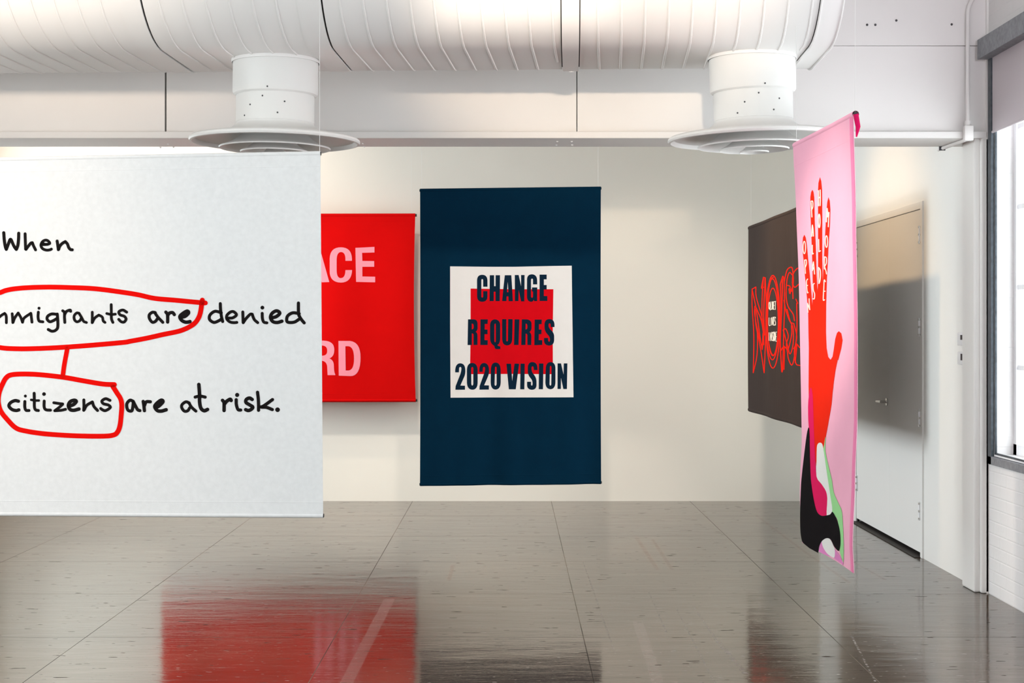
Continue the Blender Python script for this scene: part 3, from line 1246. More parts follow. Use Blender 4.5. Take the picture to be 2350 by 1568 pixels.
ink(A, 9.79, 66, [(85, 238), (97, 400), (118, 540), (142, 612)], [(142, 612), (185, 500), (225, 395)], [(225, 395), (250, 395), (310, 530), (365, 612)],
    [(370, 610), (402, 520), (418, 380), (422, 250)])
ink(A, 9.79, 62, [(565, 262), (570, 430), (577, 605)], [(585, 612), (630, 550), (690, 475), (728, 462)], [(728, 465), (758, 540), (800, 622)])
ink(A, 9.79, 60, [(945, 505), (1050, 500), (1118, 478), (1085, 425), (1025, 405), (955, 440), (922, 520), (955, 592), (1040, 628), (1120, 622), (1155, 606)],
    [(960, 470), (1000, 495), (1070, 500)])
ink(A, 9.79, 64, [(1285, 425), (1300, 520), (1312, 618)], [(1318, 612), (1345, 540), (1400, 478), (1470, 438)],
    [(1470, 440), (1515, 490), (1545, 570), (1585, 615), (1625, 622)])
ink(B_, 7.833, 46, [(-330, 620), (-328, 720), (-300, 775), (-265, 775)], [(-225, 630), (-218, 790)], [(-214, 780), (-170, 680), (-120, 625), (-85, 700), (-70, 785)],
    [(-70, 785), (-20, 700), (30, 655), (85, 622)], [(85, 622), (112, 670), (115, 790)],
    [(220, 628), (226, 700), (232, 788)], [(236, 784), (265, 705), (328, 615)], [(328, 615), (372, 690), (405, 782)],
    [(405, 782), (435, 705), (555, 620)], [(555, 620), (565, 690), (575, 780)])
ink(B_, 7.833, 50, [(-325, 530)], [(703, 530)])
ink(B_, 7.833, 48, [(690, 600), (685, 690), (705, 760), (772, 774)])
ink(B_, 7.833, 50, [(1025, 640), (930, 633), (862, 670), (848, 725), (895, 772), (960, 752), (1022, 715)], [(1030, 634), (1040, 760), (1036, 880), (990, 932), (930, 942), (868, 912)])
ink(B_, 7.833, 48, [(1128, 575), (1158, 605), (1160, 700), (1166, 785)], [(1165, 640), (1195, 588), (1260, 562), (1272, 585)])
ink(B_, 7.833, 46, [(1425, 622), (1380, 615), (1335, 665), (1340, 735), (1385, 774), (1440, 748), (1462, 700)], [(1420, 618), (1470, 700), (1505, 765), (1555, 786)],
    [(1660, 600), (1660, 690), (1658, 790)], [(1662, 785), (1705, 705), (1778, 652)], [(1778, 652), (1840, 690), (1855, 755), (1888, 785)],
    [(1920, 625), (2000, 642), (2075, 636)])
ink(B_, 7.833, 48, [(2000, 465), (2002, 600), (2005, 720), (2030, 784)],
    [(2278, 600), (2210, 562), (2138, 592), (2160, 648), (2235, 675), (2266, 725), (2232, 778), (2180, 772), (2135, 730)])
ink(C_, 10.668, 70, [(815, 830), (745, 820), (672, 880), (672, 970), (740, 1062), (815, 1045), (868, 980)], [(800, 822), (880, 940), (1000, 1066)])
ink(C_, 10.668, 76, [(1075, 816), (1112, 870), (1120, 960), (1118, 1060)], [(1125, 890), (1165, 840), (1240, 828), (1282, 878)])
ink(C_, 10.668, 82, [(1450, 945), (1550, 915), (1630, 835), (1595, 792), (1490, 850), (1418, 925), (1460, 1015), (1545, 1060), (1620, 1060), (1665, 1048)])
ink(D_, 7.833, 52, [(375, 455), (265, 428), (175, 490), (165, 575), (245, 628), (335, 595), (372, 570)], [(358, 290), (362, 400), (378, 520), (400, 612)])
ink(D_, 7.833, 50, [(490, 550), (580, 545), (648, 492), (595, 435), (535, 445), (478, 500), (475, 565), (530, 618), (600, 632), (655, 628)])
ink(D_, 7.833, 50, [(762, 440), (765, 540), (768, 630)], [(770, 634), (820, 560), (895, 482), (932, 482)], [(932, 485), (968, 575), (1030, 632)],
    [(1110, 465), (1115, 560), (1140, 622), (1195, 636)])
ink(D_, 7.833, 64, [(1114, 362)])
ink(D_, 7.833, 58, [(1275, 545), (1360, 525), (1428, 462), (1370, 420), (1290, 462), (1260, 540), (1300, 612), (1380, 630), (1465, 606)])
ink(D_, 7.833, 54, [(1775, 470), (1660, 456), (1568, 512), (1552, 598), (1590, 628), (1690, 622), (1775, 570)], [(1762, 280), (1762, 400), (1768, 490), (1805, 562), (1865, 636)])
ink(E_, 7.833, 56, [(332, 635), (270, 624), (190, 662), (162, 722), (215, 782), (290, 802), (340, 790)])
ink(E_, 7.833, 50, [(447, 640), (446, 740), (468, 797), (522, 802)], [(457, 542)], [(615, 492), (618, 620), (620, 740), (642, 790), (690, 802)],
    [(795, 632), (795, 740), (828, 788), (908, 796)])
ink(E_, 7.833, 42, [(562, 610), (640, 622), (700, 622)])
ink(E_, 7.833, 62, [(792, 506)])
ink(E_, 7.833, 48, [(968, 662), (1060, 676), (1128, 684)], [(1128, 690), (1060, 750), (985, 806)], [(985, 806), (1100, 798), (1180, 780)])
ink(E_, 7.833, 60, [(1240, 722), (1320, 695), (1372, 640), (1335, 617), (1262, 645), (1230, 712), (1262, 784), (1330, 798), (1420, 775)])
ink(E_, 7.833, 50, [(1508, 612), (1510, 720), (1506, 798)], [(1510, 795), (1565, 705), (1662, 648)], [(1662, 650), (1690, 730), (1755, 802)],
    [(1978, 620), (1900, 590), (1833, 632), (1862, 680), (1950, 704), (1983, 748), (1900, 803), (1845, 790), (1812, 766)])
ink(F_, 9.79, 68, [(350, 600), (280, 575), (215, 640), (206, 720), (238, 802), (315, 815), (340, 740), (355, 620)], [(360, 620), (395, 690), (450, 788), (500, 808)])
ink(F_, 9.79, 70, [(575, 602), (590, 700), (602, 810)], [(605, 690), (645, 612), (735, 610)])
ink(F_, 9.79, 76, [(865, 735), (930, 705), (1018, 610), (980, 575), (880, 645), (835, 720), (890, 805), (980, 820), (1090, 790)])
ink(F_, 9.79, 64, [(1610, 640), (1535, 612), (1450, 672), (1442, 745), (1500, 820), (1575, 812), (1620, 745)], [(1600, 632), (1660, 730), (1758, 820)])
ink(F_, 9.79, 76, [(1825, 222), (1835, 350), (1842, 480), (1842, 620), (1872, 755), (1945, 812), (2020, 782)])
ink(F_, 9.79, 66, [(1742, 505), (1850, 482), (1968, 506)])
ink(G_, 13.056, 100, [(272, 772), (315, 830), (320, 950), (318, 1075)], [(330, 880), (400, 795), (500, 738), (530, 775)])
ink(G_, 13.056, 92, [(680, 752), (686, 900), (735, 1045), (815, 1062)])
ink(G_, 13.056, 118, [(710, 610)])
ink(G_, 13.056, 100, [(1160, 745), (1080, 703), (985, 745), (975, 835), (1080, 905), (1178, 975), (1120, 1048), (1040, 1076), (965, 1050)])
ink(G_, 13.056, 92, [(1320, 530), (1345, 750), (1352, 920), (1350, 1068)], [(1390, 970), (1500, 940), (1768, 748)], [(1440, 975), (1600, 985), (1762, 1048)])
ink(G_, 13.056, 132, [(1920, 1052)])
WB.strokes('letter', INK, M['black_ink'], 0, 'black brushed letter')
LOOP = [
    (C_([(2040, 592), (1800, 572), (1300, 525), (800, 480), (400, 392), (0, 328)]) + B_([(1700, 178), (1200, 156), (850, 150), (500, 160), (250, 182), (100, 212), (0, 250)])
     + [(-40, 685), (-95, 715), (-105, 755), (-60, 785)] + B_([(0, 1237), (300, 1258), (600, 1256), (1000, 1240), (1500, 1206)])
     + C_([(0, 1562), (200, 1530), (600, 1456), (1000, 1366), (1400, 1282), (1650, 1178), (1800, 1068), (1890, 925), (1930, 780), (1950, 640), (1968, 522)]), 11.2),
    (B_([(1210, 1262), (1155, 1560)]) + E_([(1130, 185)]), 10.6),
    (E_([(2058, 336), (1850, 326), (1500, 268), (1150, 206), (700, 156), (400, 146), (200, 162), (110, 215), (45, 330), (-10, 470), (-30, 600), (-22, 700), (20, 820),
         (120, 950), (280, 1110), (450, 1168), (800, 1220), (1300, 1254), (1800, 1264), (2030, 1246), (2115, 1186), (2160, 1060), (2182, 860), (2190, 700),
         (2168, 590), (2100, 480), (2030, 370)]), 11.3),
]
WB.strokes('red_loop', LOOP, M['red_ink'], 1, 'red hand drawn loops and link')
WB.seam((0.035, 0.963), M['white_cloth'], 0.006)
WB.rods(M['white_cloth'], M['rod'], r=0.011, ends=0.002, cords=(0.02, 0.998), cord_r=0.0010)

# ---- red banner on the back wall
YR = 13.12
RB = Banner('red_banner', 'red cloth banner with pink capitals, partly behind the white banner', at(368, 495, YR), at(953, 494, YR), at(370, 920, YR), at(954, 919, YR),
            lambda s, t: 0.012 * sin(9 * s + 1.0) * sin(math.pi * t) + 0.01 * sin(21 * s) * t * (1 - t) * 3, pinch=0.012, cells=(70, 50))
RB.fabric(M['red_cloth'])
H_ = tr(720, 460, 3.136)
RL = [
    [path([(-15, 338), (42, 338), (112, 588), (58, 590), (46, 540), (-22, 540), (-32, 590), (-85, 590)], H_), path([(12, 400), (36, 495), (-12, 495)], H_)],
    [path([(275, 435), (228, 435), (228, 415), (225, 372, 195, 372), (165, 375, 165, 430), (165, 510), (168, 560, 195, 560), (228, 558, 228, 502), (276, 502),
           (272, 592, 195, 592), (115, 590, 115, 510), (115, 420), (118, 338, 195, 338), (272, 338, 275, 420)], H_)],
    [path([(300, 342), (437, 335), (437, 375), (348, 378), (350, 436), (435, 437), (435, 478), (350, 478), (350, 548), (442, 550), (442, 590), (305, 587)], H_)],
    [path([(8, 1010), (70, 1010), (148, 1012, 148, 1075), (148, 1125, 112, 1138), (145, 1150, 145, 1190), (146, 1240, 155, 1252), (155, 1258), (100, 1258), (97, 1200),
           (95, 1160, 60, 1155), (50, 1155), (50, 1255), (8, 1255)], H_), path([(52, 1045), (62, 1045), (98, 1047, 97, 1085), (97, 1118, 62, 1118), (52, 1118)], H_)],
    [path([(178, 1012), (260, 1012), (337, 1020, 337, 1130), (337, 1265, 265, 1265), (180, 1262)], H_),
     path([(228, 1050), (250, 1050), (290, 1055, 290, 1140), (290, 1222, 250, 1225), (230, 1225)], H_)],
]
RB.shapes('letter', RL, M['pink_letter'], 0, label='pink bold capital letter')
RB.seam((0.036, 0.964), M['red_cloth'], 0.012)
RB.rods(M['red_cloth'], M['rod'], r=0.016, ends=0.012, cords=(0.03, 0.985), cord_r=0.0007, rod_r=0.012)

# ---- navy banner
YN = 9.5


def navy_wave(s, t):
    return (0.010 * sin(11 * s + 0.6) * t + 0.007 * sin(23 * s + 2.2) * t * t + 0.006 * sin(34 * s + 4) * t ** 3
            + 0.006 * sin(6 * s + 3 * t) * sin(math.pi * t))


NB = Banner('navy_banner', 'tall navy cloth banner with a white square reading change requires', at(964, 437, YN), at(1379, 432, YN), at(964, 1112, YN), at(1379.5, 1108, YN),
            navy_wave, pinch=0.004, cells=(80, 80))
NB.fabric(M['navy_cloth'])
NB.shapes('white_square', [[[(1033, 611.5), (1120, 612.5), (1180, 612.5), (1250, 611), (1312, 610), (1314, 760), (1316, 912), (1180, 912.5), (1034, 913), (1033, 760)]]],
          M['cream_cloth'], 0, label='cream white square panel')
NB.shapes('red_square', [[[(1080, 662.5), (1180, 664), (1270, 664), (1268.5, 760), (1269, 859), (1180, 858.5), (1078.5, 859), (1080, 760)]]], M['crimson_cloth'], 1,
          label='crimson square sewn inside the white one')
h = tr(1070, 600, 10.682)
i_ = tr(1060, 720, 10.682)
j_ = tr(1030, 820, 15.667)
k_ = tr(1155, 820, 14.6875)
NL = [
    [path([(520, 622), (415, 622), (415, 470), (415, 437, 392, 435), (370, 437, 370, 470), (370, 860), (370, 885, 392, 887), (415, 885, 415, 860), (415, 730), (520, 730),
           (520, 860), (520, 990, 390, 993), (265, 990, 265, 850), (265, 470), (265, 330, 390, 330), (520, 330, 520, 480)], h)],
    [path([(577, 340), (683, 340), (683, 608), (720, 608), (720, 340), (828, 340), (822, 975), (718, 975), (718, 745), (675, 745), (675, 975), (572, 975)], h)],
    [path([(945, 340), (1105, 340), (1145, 978), (1040, 978), (1035, 860), (990, 860), (985, 975), (878, 975)], h), path([(1018, 505), (1035, 755), (998, 755)], h)],
    [path([(1190, 335), (1285, 335), (1345, 610), (1345, 335), (1430, 335), (1425, 982), (1345, 982), (1285, 700), (1280, 975), (1193, 975)], h)],
    [path([(1740, 565), (1637, 565), (1637, 460), (1637, 425, 1612, 425), (1588, 425, 1588, 470), (1588, 860), (1588, 890, 1612, 890), (1637, 890, 1637, 850), (1637, 740),
           (1612, 740), (1612, 640), (1740, 640), (1740, 975), (1665, 975), (1655, 940), (1640, 993, 1590, 993), (1485, 985, 1487, 850), (1490, 440), (1495, 320, 1610, 318),
           (1735, 322, 1738, 470)], h)],
    [path([(1798, 325), (1972, 325), (1972, 442), (1903, 442), (1903, 580), (1972, 580), (1972, 690), (1903, 690), (1903, 850), (1988, 850), (1988, 972), (1798, 972)], h)],
    [path([(150, 140), (300, 140), (385, 150, 385, 260), (385, 360), (380, 420, 335, 445), (382, 465, 382, 540), (382, 770), (285, 770), (285, 530), (285, 485, 245, 485),
           (245, 770), (140, 770)], i_), path([(243, 245), (288, 245, 288, 300), (288, 330), (288, 385, 243, 385)], i_)],
    [path([(455, 140), (638, 140), (630, 255), (560, 255), (560, 390), (630, 390), (630, 505), (555, 505), (555, 650), (635, 650), (632, 770), (450, 770)], i_)],
    [path([(690, 300), (690, 145, 810, 140), (940, 145, 940, 300), (940, 620), (935, 735, 872, 770), (890, 800, 945, 802), (945, 870), (840, 870), (800, 860, 795, 790),
           (690, 740, 690, 600)], i_), path([(798, 300), (800, 245, 820, 245), (832, 245, 832, 300), (832, 650), (832, 700, 815, 703), (798, 700, 798, 650)], i_)],
    [path([(985, 135), (1090, 135), (1088, 640), (1088, 680, 1108, 680), (1130, 680, 1130, 640), (1135, 135), (1245, 135), (1235, 620), (1230, 775, 1108, 780),
           (990, 775, 988, 620)], i_)],
    [path([(1293, 140), (1410, 140), (1390, 770), (1278, 770)], i_)],
    [path([(1470, 140), (1590, 140), (1710, 155, 1708, 260), (1708, 360), (1700, 430, 1655, 450), (1705, 480, 1705, 560), (1702, 770), (1605, 770), (1605, 540),
           (1605, 490, 1565, 490), (1560, 770), (1455, 770)], i_), path([(1565, 245), (1605, 250, 1605, 300), (1605, 335), (1605, 390, 1562, 388)], i_)],
    [path([(1785, 145), (1960, 145), (1955, 260), (1890, 260), (1890, 390), (1955, 390), (1950, 505), (1888, 505), (1885, 650), (1972, 650), (1970, 768), (1775, 775)], i_)],
    [path([(2270, 330), (2178, 330), (2178, 280), (2175, 240, 2148, 240), (2122, 245, 2125, 290), (2125, 350, 2200, 420), (2262, 480, 2262, 560), (2262, 650),
           (2255, 780, 2140, 785), (2015, 780, 2012, 660), (2012, 595), (2115, 595), (2115, 650), (2118, 685, 2138, 688), (2160, 685, 2160, 640), (2165, 580, 2100, 510),
           (2025, 430, 2025, 330), (2025, 260), (2030, 135, 2150, 132), (2265, 140, 2270, 270)], i_)],
    [path([(230, 545), (362, 545), (370, 400), (375, 355, 415, 352), (455, 358, 452, 420), (450, 500, 410, 620), (245, 1040), (235, 1170), (580, 1170), (582, 1025),
           (415, 1020), (560, 690), (600, 580, 592, 460), (585, 225, 410, 218), (245, 225, 230, 460)], j_)],
    [path([(650, 480), (650, 210, 845, 205), (1035, 215, 1035, 480), (1035, 900), (1035, 1165, 850, 1170), (655, 1165, 650, 900)], j_),
     path([(805, 420), (810, 355, 845, 352), (880, 355, 880, 420), (880, 950), (875, 1015, 845, 1018), (812, 1015, 808, 950)], j_)],
    [path([(1097, 528), (1215, 528), (1225, 400), (1230, 350, 1265, 348), (1308, 352, 1305, 420), (1300, 500, 1260, 610), (1105, 1040), (1100, 1168), (1440, 1165),
           (1442, 1015), (1270, 1010), (1410, 690), (1455, 560, 1448, 450), (1435, 215, 1265, 205), (1105, 215, 1097, 440)], j_)],
    [path([(1510, 460), (1515, 195, 1685, 190), (1865, 200, 1868, 470), (1868, 900), (1860, 1160, 1680, 1165), (1508, 1155, 1505, 900)], j_),
     path([(1660, 400), (1662, 345, 1690, 343), (1722, 345, 1722, 400), (1720, 960), (1712, 1025, 1680, 1025), (1645, 1022, 1645, 960)], j_)],
    [path([(105, 220), (262, 220), (300, 800), (380, 215), (535, 220), (420, 1082), (190, 1082)], k_)],
    [path([(580, 215), (725, 215), (710, 1085), (570, 1082)], k_)],
    [path([(1155, 435), (1030, 435), (1025, 360), (1020, 310, 985, 308), (950, 315, 953, 380), (955, 500, 1020, 570), (1120, 690, 1120, 830), (1120, 950),
           (1110, 1095, 965, 1100), (810, 1090, 803, 950), (803, 828), (938, 828), (935, 920), (938, 955, 962, 957), (990, 955, 988, 880), (985, 780, 930, 720),
           (825, 600, 825, 480), (825, 350), (830, 165, 985, 163), (1140, 175, 1150, 340)], k_)],
    [path([(1205, 210), (1355, 210), (1337, 1082), (1195, 1078)], k_)],
    [path([(1430, 400), (1435, 170, 1595, 165), (1755, 170, 1758, 380), (1758, 840), (1752, 1075, 1590, 1080), (1425, 1070, 1418, 850)], k_),
     path([(1570, 360), (1572, 295, 1598, 293), (1625, 298, 1625, 360), (1618, 900), (1615, 955, 1588, 957), (1558, 952, 1558, 900)], k_)],
    [path([(1830, 208), (1945, 208), (2030, 580), (2040, 208), (2160, 208), (2145, 1072), (2025, 1072), (1945, 700), (1940, 1070), (1828, 1070)], k_)],
]
NB.shapes('letter', NL, M['navy_letter'], 2, label='navy heavy condensed capital')
NB.seam((0.037, 0.972), M['navy_cloth'], 0.010)
NB.rods(M['navy_cloth'], M['rod'], r=0.011, ends=0.004, cords=(0.008, 0.985), cord_r=0.0007)

# ---- dark brown banner beside the side wall
bl_top = at(1718, 524, 12.5)
br_x = 1.99
BB = Banner('dark_brown_banner', 'dark brown cloth banner with scribbled red outline letters, partly behind the pink banner',
            bl_top, (br_x, 10.0, bl_top.z + 0.005), at(1719, 940, 12.5), (br_x + 0.012, 10.0, at(1719, 940, 12.5).z - 0.004),
            lambda s, t: 0.008 * sin(16 * s + 1) * (0.4 + t * 0.6) + 0.007 * sin(35 * s + 2 * t) * t * (1 - t) * 3, pinch=0.006, cells=(90, 50))
BB.fabric(M['brown_cloth'])
L_ = tr(1710, 600, 5.807)


def ell(cx_, cy_, rx, ry, n=20, rot=0.0):
    return [(cx_ + rx * math.cos(2 * math.pi * q / n) + rot * math.sin(2 * math.pi * q / n), cy_ + ry * math.sin(2 * math.pi * q / n)) for q in range(n)] + [(cx_ + rx, cy_)]


NO = [
    [(95, 370), (145, 342)], [(145, 342), (152, 480), (225, 740), (252, 960), (230, 1175)], [(230, 1175), (200, 1000), (150, 640), (95, 375)],
    [(95, 370), (95, 600), (118, 1000), (110, 1485)], [(110, 1485), (160, 1250), (165, 960), (130, 700), (130, 600)],
    [(135, 640), (145, 840), (200, 1120), (255, 1485)], [(255, 1485), (268, 1200), (285, 700), (270, 220)], [(270, 222), (246, 212)], [(246, 212), (220, 352), (245, 345)],
    [(150, 620), (215, 780), (245, 960), (250, 1110)], [(246, 215), (228, 500), (228, 780)], [(268, 230), (250, 700), (262, 980)], [(150, 840), (225, 1120), (240, 960)],
    ell(372, 805, 94, 618), ell(366, 772, 86, 540), ell(372, 808, 72, 450), ell(378, 730, 84, 520)[2:16],
    [(470, 310), (505, 198), (522, 260)], [(522, 260), (528, 600), (518, 900), (503, 1445)], [(503, 1445), (488, 1445), (470, 1000), (482, 700), (472, 310)],
    [(500, 235), (492, 600), (470, 1100), (492, 1440)], [(520, 1440), (522, 1150), (470, 1205)],
    [(525, 260), (560, 120), (612, 78), (636, 120), (642, 300), (600, 430)], [(600, 430), (588, 365), (632, 400)], [(520, 520), (545, 650), (600, 800), (652, 830)],
    [(660, 790), (640, 700), (575, 600), (548, 450), (560, 250), (592, 150), (630, 180)], [(560, 640), (600, 790), (642, 900), (642, 1100), (600, 1235), (560, 1100), (510, 915)],
    [(510, 915), (545, 902), (578, 1000), (552, 1100), (572, 1180), (622, 980), (620, 860)], [(520, 1130), (560, 1180), (580, 1300), (625, 1382), (662, 1250), (692, 900), (690, 560)],
    [(640, 495), (636, 200), (690, 100), (722, 96)], [(630, 280), (662, 345), (722, 300)], [(560, 320), (600, 335), (595, 420)], [(680, 505), (702, 560)],
    [(650, 830), (690, 1000), (658, 1200), (680, 1362), (730, 1388)], [(690, 1100), (730, 1150)], [(650, 1165), (690, 1110), (670, 1350)],
]
BB.strokes('outline_letter', [(L_(p), 2.3) for p in NO], M['red_line'], 0, 'scribbled red letter outline')
Q = [
    ell(325, 590, 8, 46, 12), [(327, 622), (337, 650)], [(344, 540), (344, 625), (353, 640), (362, 625), (362, 538)], [(371, 538), (371, 640)], [(380, 538), (380, 640)],
    [(380, 540), (391, 538)], [(380, 590), (389, 588)], [(380, 640), (391, 640)], [(397, 536), (411, 532)], [(404, 535), (404, 642)],
    [(321, 752), (321, 850), (336, 854)], [(348, 755), (348, 852)], [(358, 748), (366, 850), (374, 744)], [(382, 744), (382, 850)], [(382, 744), (392, 742)], [(382, 796), (390, 795)],
    [(382, 852), (393, 852)], [(410, 755), (402, 742), (398, 775), (408, 815), (406, 850), (397, 842)],
    [(321, 950), (321, 1055)], [(340, 1058), (340, 950)], [(340, 950), (357, 1056)], [(357, 1056), (357, 945)], [(376, 955), (368, 945), (365, 980), (375, 1020), (373, 1058), (364, 1050)],
    [(384, 940), (384, 1060)], [(392, 940), (392, 1062)], [(392, 940), (402, 970), (402, 1030), (392, 1062)], [(411, 942), (411, 1066)], [(411, 944), (421, 942)], [(411, 1004), (419, 1003)],
    [(411, 1066), (422, 1066)],
]
BB.strokes('letter', [(L_(p), 1.35) for p in Q], M['cream_letter'], 1, 'small cream letter')
BB.rods(M['brown_cloth'], M['rod'], r=0.018, ends=0.004, cords=(0.02, 0.98), cord_r=0.0007)

# ---- pink hand banner, seen almost edge on
PL, PR = 6.96, 6.07


def lut(tab, v):
    if v <= tab[0][0]:
        return tab[0][1]
    for (a, x), (c, y) in zip(tab, tab[1:]):
        if v <= c:
            u = (v - a) / (c - a)
            u = u * u * (3 - 2 * u)
            return x + (y - x) * u
    return tab[-1][1]


LEFT = [(0, 0), (0.17, 2.8), (0.34, 4.5), (0.52, 4.0), (0.72, 4.0), (0.89, -3.2), (1.0, 0)]
RIGHT = [(0, 0), (0.22, 4.0), (0.5, 7.5), (0.65, 7.5), (0.80, 2.5), (0.94, -3.0), (1.0, 0)]


def pink_wave(s, t):
    a = lut(LEFT, t) * PL / F_PX
    c = lut(RIGHT, t) * PR / F_PX
    return -(a + (c - a) * s) - 0.012 * sin(math.pi * s) * (0.3 + 0.7 * t) - 0.004 * sin(14 * s + 1) * sin(math.pi * min(t * 1.2, 1))


PB = Banner('pink_hand_banner', 'tall pink cloth banner with a red open hand, hanging nearly edge on at right', at(1820, 334, PL), at(1958, 262, PR), at(1841, 1246, PL), at(1959, 1316, PR),
            pink_wave, cells=(60, 90))
PB.fabric(M['pink_cloth'])
q = tr(1680, 380, 3.266)
p_ = tr(1680, 800, 2.904)
m_ = tr(1835, 400, 9.8)
n_ = tr(1830, 540, 8.253)
HAND = q([(572, 1110), (560, 960), (545, 800), (531, 650), (529, 580), (533, 540), (543, 519), (553, 540), (560, 580), (570, 690), (585, 830), (596, 960), (603, 1050),
          (607, 960), (606, 880), (602, 700), (595, 500), (588, 330), (588, 240), (594, 200), (603, 182), (612, 200), (617, 240), (620, 400), (628, 600), (634, 800), (641, 945),
          (645, 880), (646, 700), (646, 500), (645, 200), (649, 130), (660, 87), (669, 115), (675, 180), (677, 400), (677, 700), (681, 895),
          (684, 800), (692, 650), (700, 500), (708, 350), (715, 275), (724, 237), (733, 265), (738, 330), (735, 440), (722, 640), (712, 850), (706, 1050), (705, 1250), (710, 1370),
          (722, 1435), (740, 1456), (755, 1432), (765, 1370), (775, 1300), (788, 1255), (802, 1242), (820, 1258), (830, 1310), (820, 1372), (797, 1460)]) \
    + p_([(705, 75), (690, 150), (680, 220), (672, 290), (665, 370), (648, 470), (628, 580), (615, 660), (590, 720), (565, 800), (555, 740), (530, 560), (514, 420), (511, 250), (512, 100), (513, 0)]) \
    + q([(574, 1250)])
PB.shapes('hand_shape', [[HAND]], M['hand_cloth'], 0, label='orange red open hand and wrist')
PB.shapes('hot_pink_patch', [[p_(catmull([(525, 262), (538, 300), (543, 400), (548, 560), (556, 720), (566, 850), (600, 905), (628, 950), (638, 1020), (632, 1112), (605, 1118), (575, 1100),
                                          (553, 1050), (535, 950), (525, 820), (519, 600), (510, 480), (510, 350), (525, 262)], 3))[:-1]]], M['hotpink_cloth'], 1, label='hot pink flame shaped patch')
PB.shapes('green_patch', [[p_(catmull([(626, 588), (616, 640), (612, 690), (636, 840), (656, 980), (668, 1090), (700, 1130), (716, 1200), (722, 1260), (718, 1340), (735, 1405), (744, 1428), (746, 1300),
                                       (736, 1100), (715, 1040), (680, 960), (668, 880), (642, 770), (624, 680), (626, 588)], 3))[:-1]]], M['green_cloth'], 1, label='light green ribbon shaped patch')
PB.shapes('white_patch', [[p_(catmull([(568, 662), (575, 636), (590, 628), (605, 640), (615, 690), (635, 830), (655, 960), (670, 1060), (665, 1097), (634, 1120), (638, 1000), (628, 950), (600, 905),
                                       (566, 855), (566, 750), (568, 662)], 3))[:-1]],
                          [p_(catmull([(600, 1282), (620, 1264), (645, 1264), (664, 1282), (676, 1310), (688, 1340), (685, 1393), (660, 1385), (635, 1365), (610, 1325), (600, 1282)], 3))[:-1]]],
          M['whitepatch_cloth'], 2, label='white flowing patches')
PB.shapes('lilac_patch', [[p_([(579, 1354), (584, 1320), (598, 1286), (608, 1318), (634, 1364), (658, 1386), (640, 1383), (610, 1370)])],
                          [p_([(688, 1338), (705, 1362), (722, 1384), (744, 1428), (742, 1444), (715, 1422), (686, 1402)])]], M['lilac_cloth'], 1, label='lilac patches at the hem')
PB.shapes('black_patch', [[p_(catmull([(512, 525), (500, 580), (480, 740), (468, 850), (462, 930), (457, 1100), (459, 1220), (468, 1280)], 3)
                              + [(474, 1294), (490, 1308), (520, 1332), (578, 1364)]
                              + catmull([(578, 1356), (583, 1318), (602, 1284), (630, 1265), (655, 1268), (668, 1285), (685, 1320), (705, 1345), (718, 1345), (726, 1300), (722, 1220), (705, 1150),
                                         (675, 1090), (658, 1106), (632, 1113), (600, 1115), (570, 1090), (550, 1020), (535, 930), (524, 820), (519, 560), (512, 525)], 3)[1:-1])]],
          M['blackpatch_cloth'], 3, label='big black swooping patch')
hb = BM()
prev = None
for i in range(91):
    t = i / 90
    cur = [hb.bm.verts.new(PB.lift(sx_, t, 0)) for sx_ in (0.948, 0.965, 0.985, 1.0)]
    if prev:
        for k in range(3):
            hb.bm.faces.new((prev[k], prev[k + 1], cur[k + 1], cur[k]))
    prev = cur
PB.finish(hb, 'edge_shade', M['shaded_pink_cloth'], 'deeper pink edge strip, fold shading put into its colour')  # fold shade and light through the edge, painted as a deeper pink strip
PT = []


def let(T, sc, w, *ls):
    for l in ls:
        PT.append((T(l), w / sc))


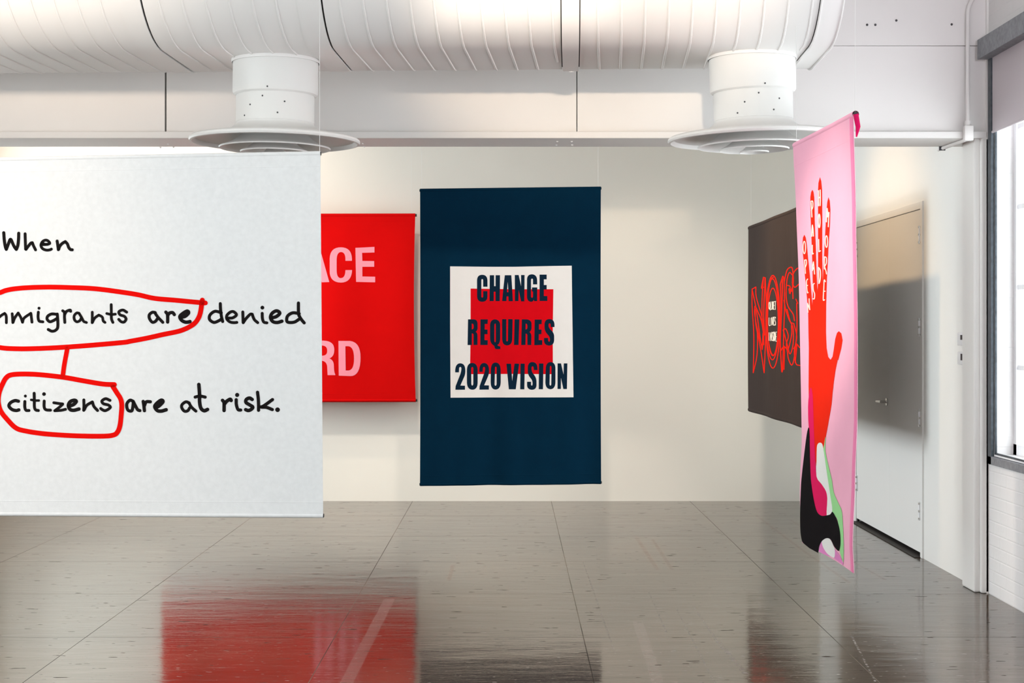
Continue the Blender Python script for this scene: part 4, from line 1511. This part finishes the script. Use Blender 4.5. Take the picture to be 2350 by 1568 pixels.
let(m_, 9.8, 24, [(262, 615), (290, 602), (306, 640), (304, 740), (272, 810)], [(266, 640), (275, 800), (284, 960)],
    [(282, 1395), (288, 1240), (296, 1145)], [(296, 1145), (310, 1240), (318, 1390)], [(284, 1300), (312, 1310)],
    [(432, 370), (434, 540), (434, 710)], [(470, 355), (474, 530), (468, 705)], [(434, 540), (474, 505)],
    ell(448, 1050, 20, 150, 12),
    [(610, 1070), (616, 900), (628, 770)], [(628, 770), (642, 900), (636, 960)], [(640, 940), (668, 860)], [(668, 860), (660, 1040), (654, 1180)])
let(n_, 8.253, 18, ell(136, 232, 24, 116, 12), [(142, 470), (150, 600), (158, 722)], [(144, 480), (172, 468), (178, 540), (154, 610)],
    [(200, 830), (178, 870), (182, 980), (196, 1090), (208, 1082)], [(180, 960), (200, 950)],
    [(206, 1460), (200, 1370), (196, 1290)], [(198, 1295), (240, 1410)], [(240, 1410), (232, 1310), (228, 1205)],
    [(288, 190), (288, 270), (292, 355), (308, 345)],
    [(292, 670), (296, 580), (310, 505)], [(310, 505), (324, 640), (330, 735)], [(296, 600), (310, 640)],
    [(324, 915), (304, 940), (308, 1040), (332, 1110), (326, 1200), (304, 1205)],
    [(410, 80), (412, 200), (414, 310)], [(414, 312), (444, 295)],
    [(408, 610), (410, 760), (414, 915)], [(408, 612), (438, 660), (444, 770), (432, 870), (414, 915)],
    ell(556, 120, 22, 110, 12),
    [(520, 410), (516, 540), (518, 640)], [(522, 408), (554, 430), (552, 530), (522, 590)], [(522, 600), (548, 680), (558, 735)],
    [(536, 880), (514, 850), (506, 1000), (496, 1220), (522, 1222)], [(506, 1060), (530, 1062)])
PB.strokes('letter', PT, M['cream_letter'], 1, 'cream capital on a finger')
PB.seam((0.052,), M['pink_cloth'], 0.006)
PB.rods(M['pink_cloth'], M['rod'], r=0.014, ends=0.001, bottom=False, cords=(0.02, 0.99), cord_r=0.0010, rod_r=0.009)
pe = PB.S(1.0, 0.0) - PB.n * 0.0105
BM().tube([pe, (pe.x + 0.010, pe.y + 0.004, pe.z - 0.05), (pe.x + 0.004, pe.y + 0.006, pe.z - 0.09)], [0.011, 0.010, 0.003], 10).done('pocket_fold', M['magenta_cloth'], PB.root, True)
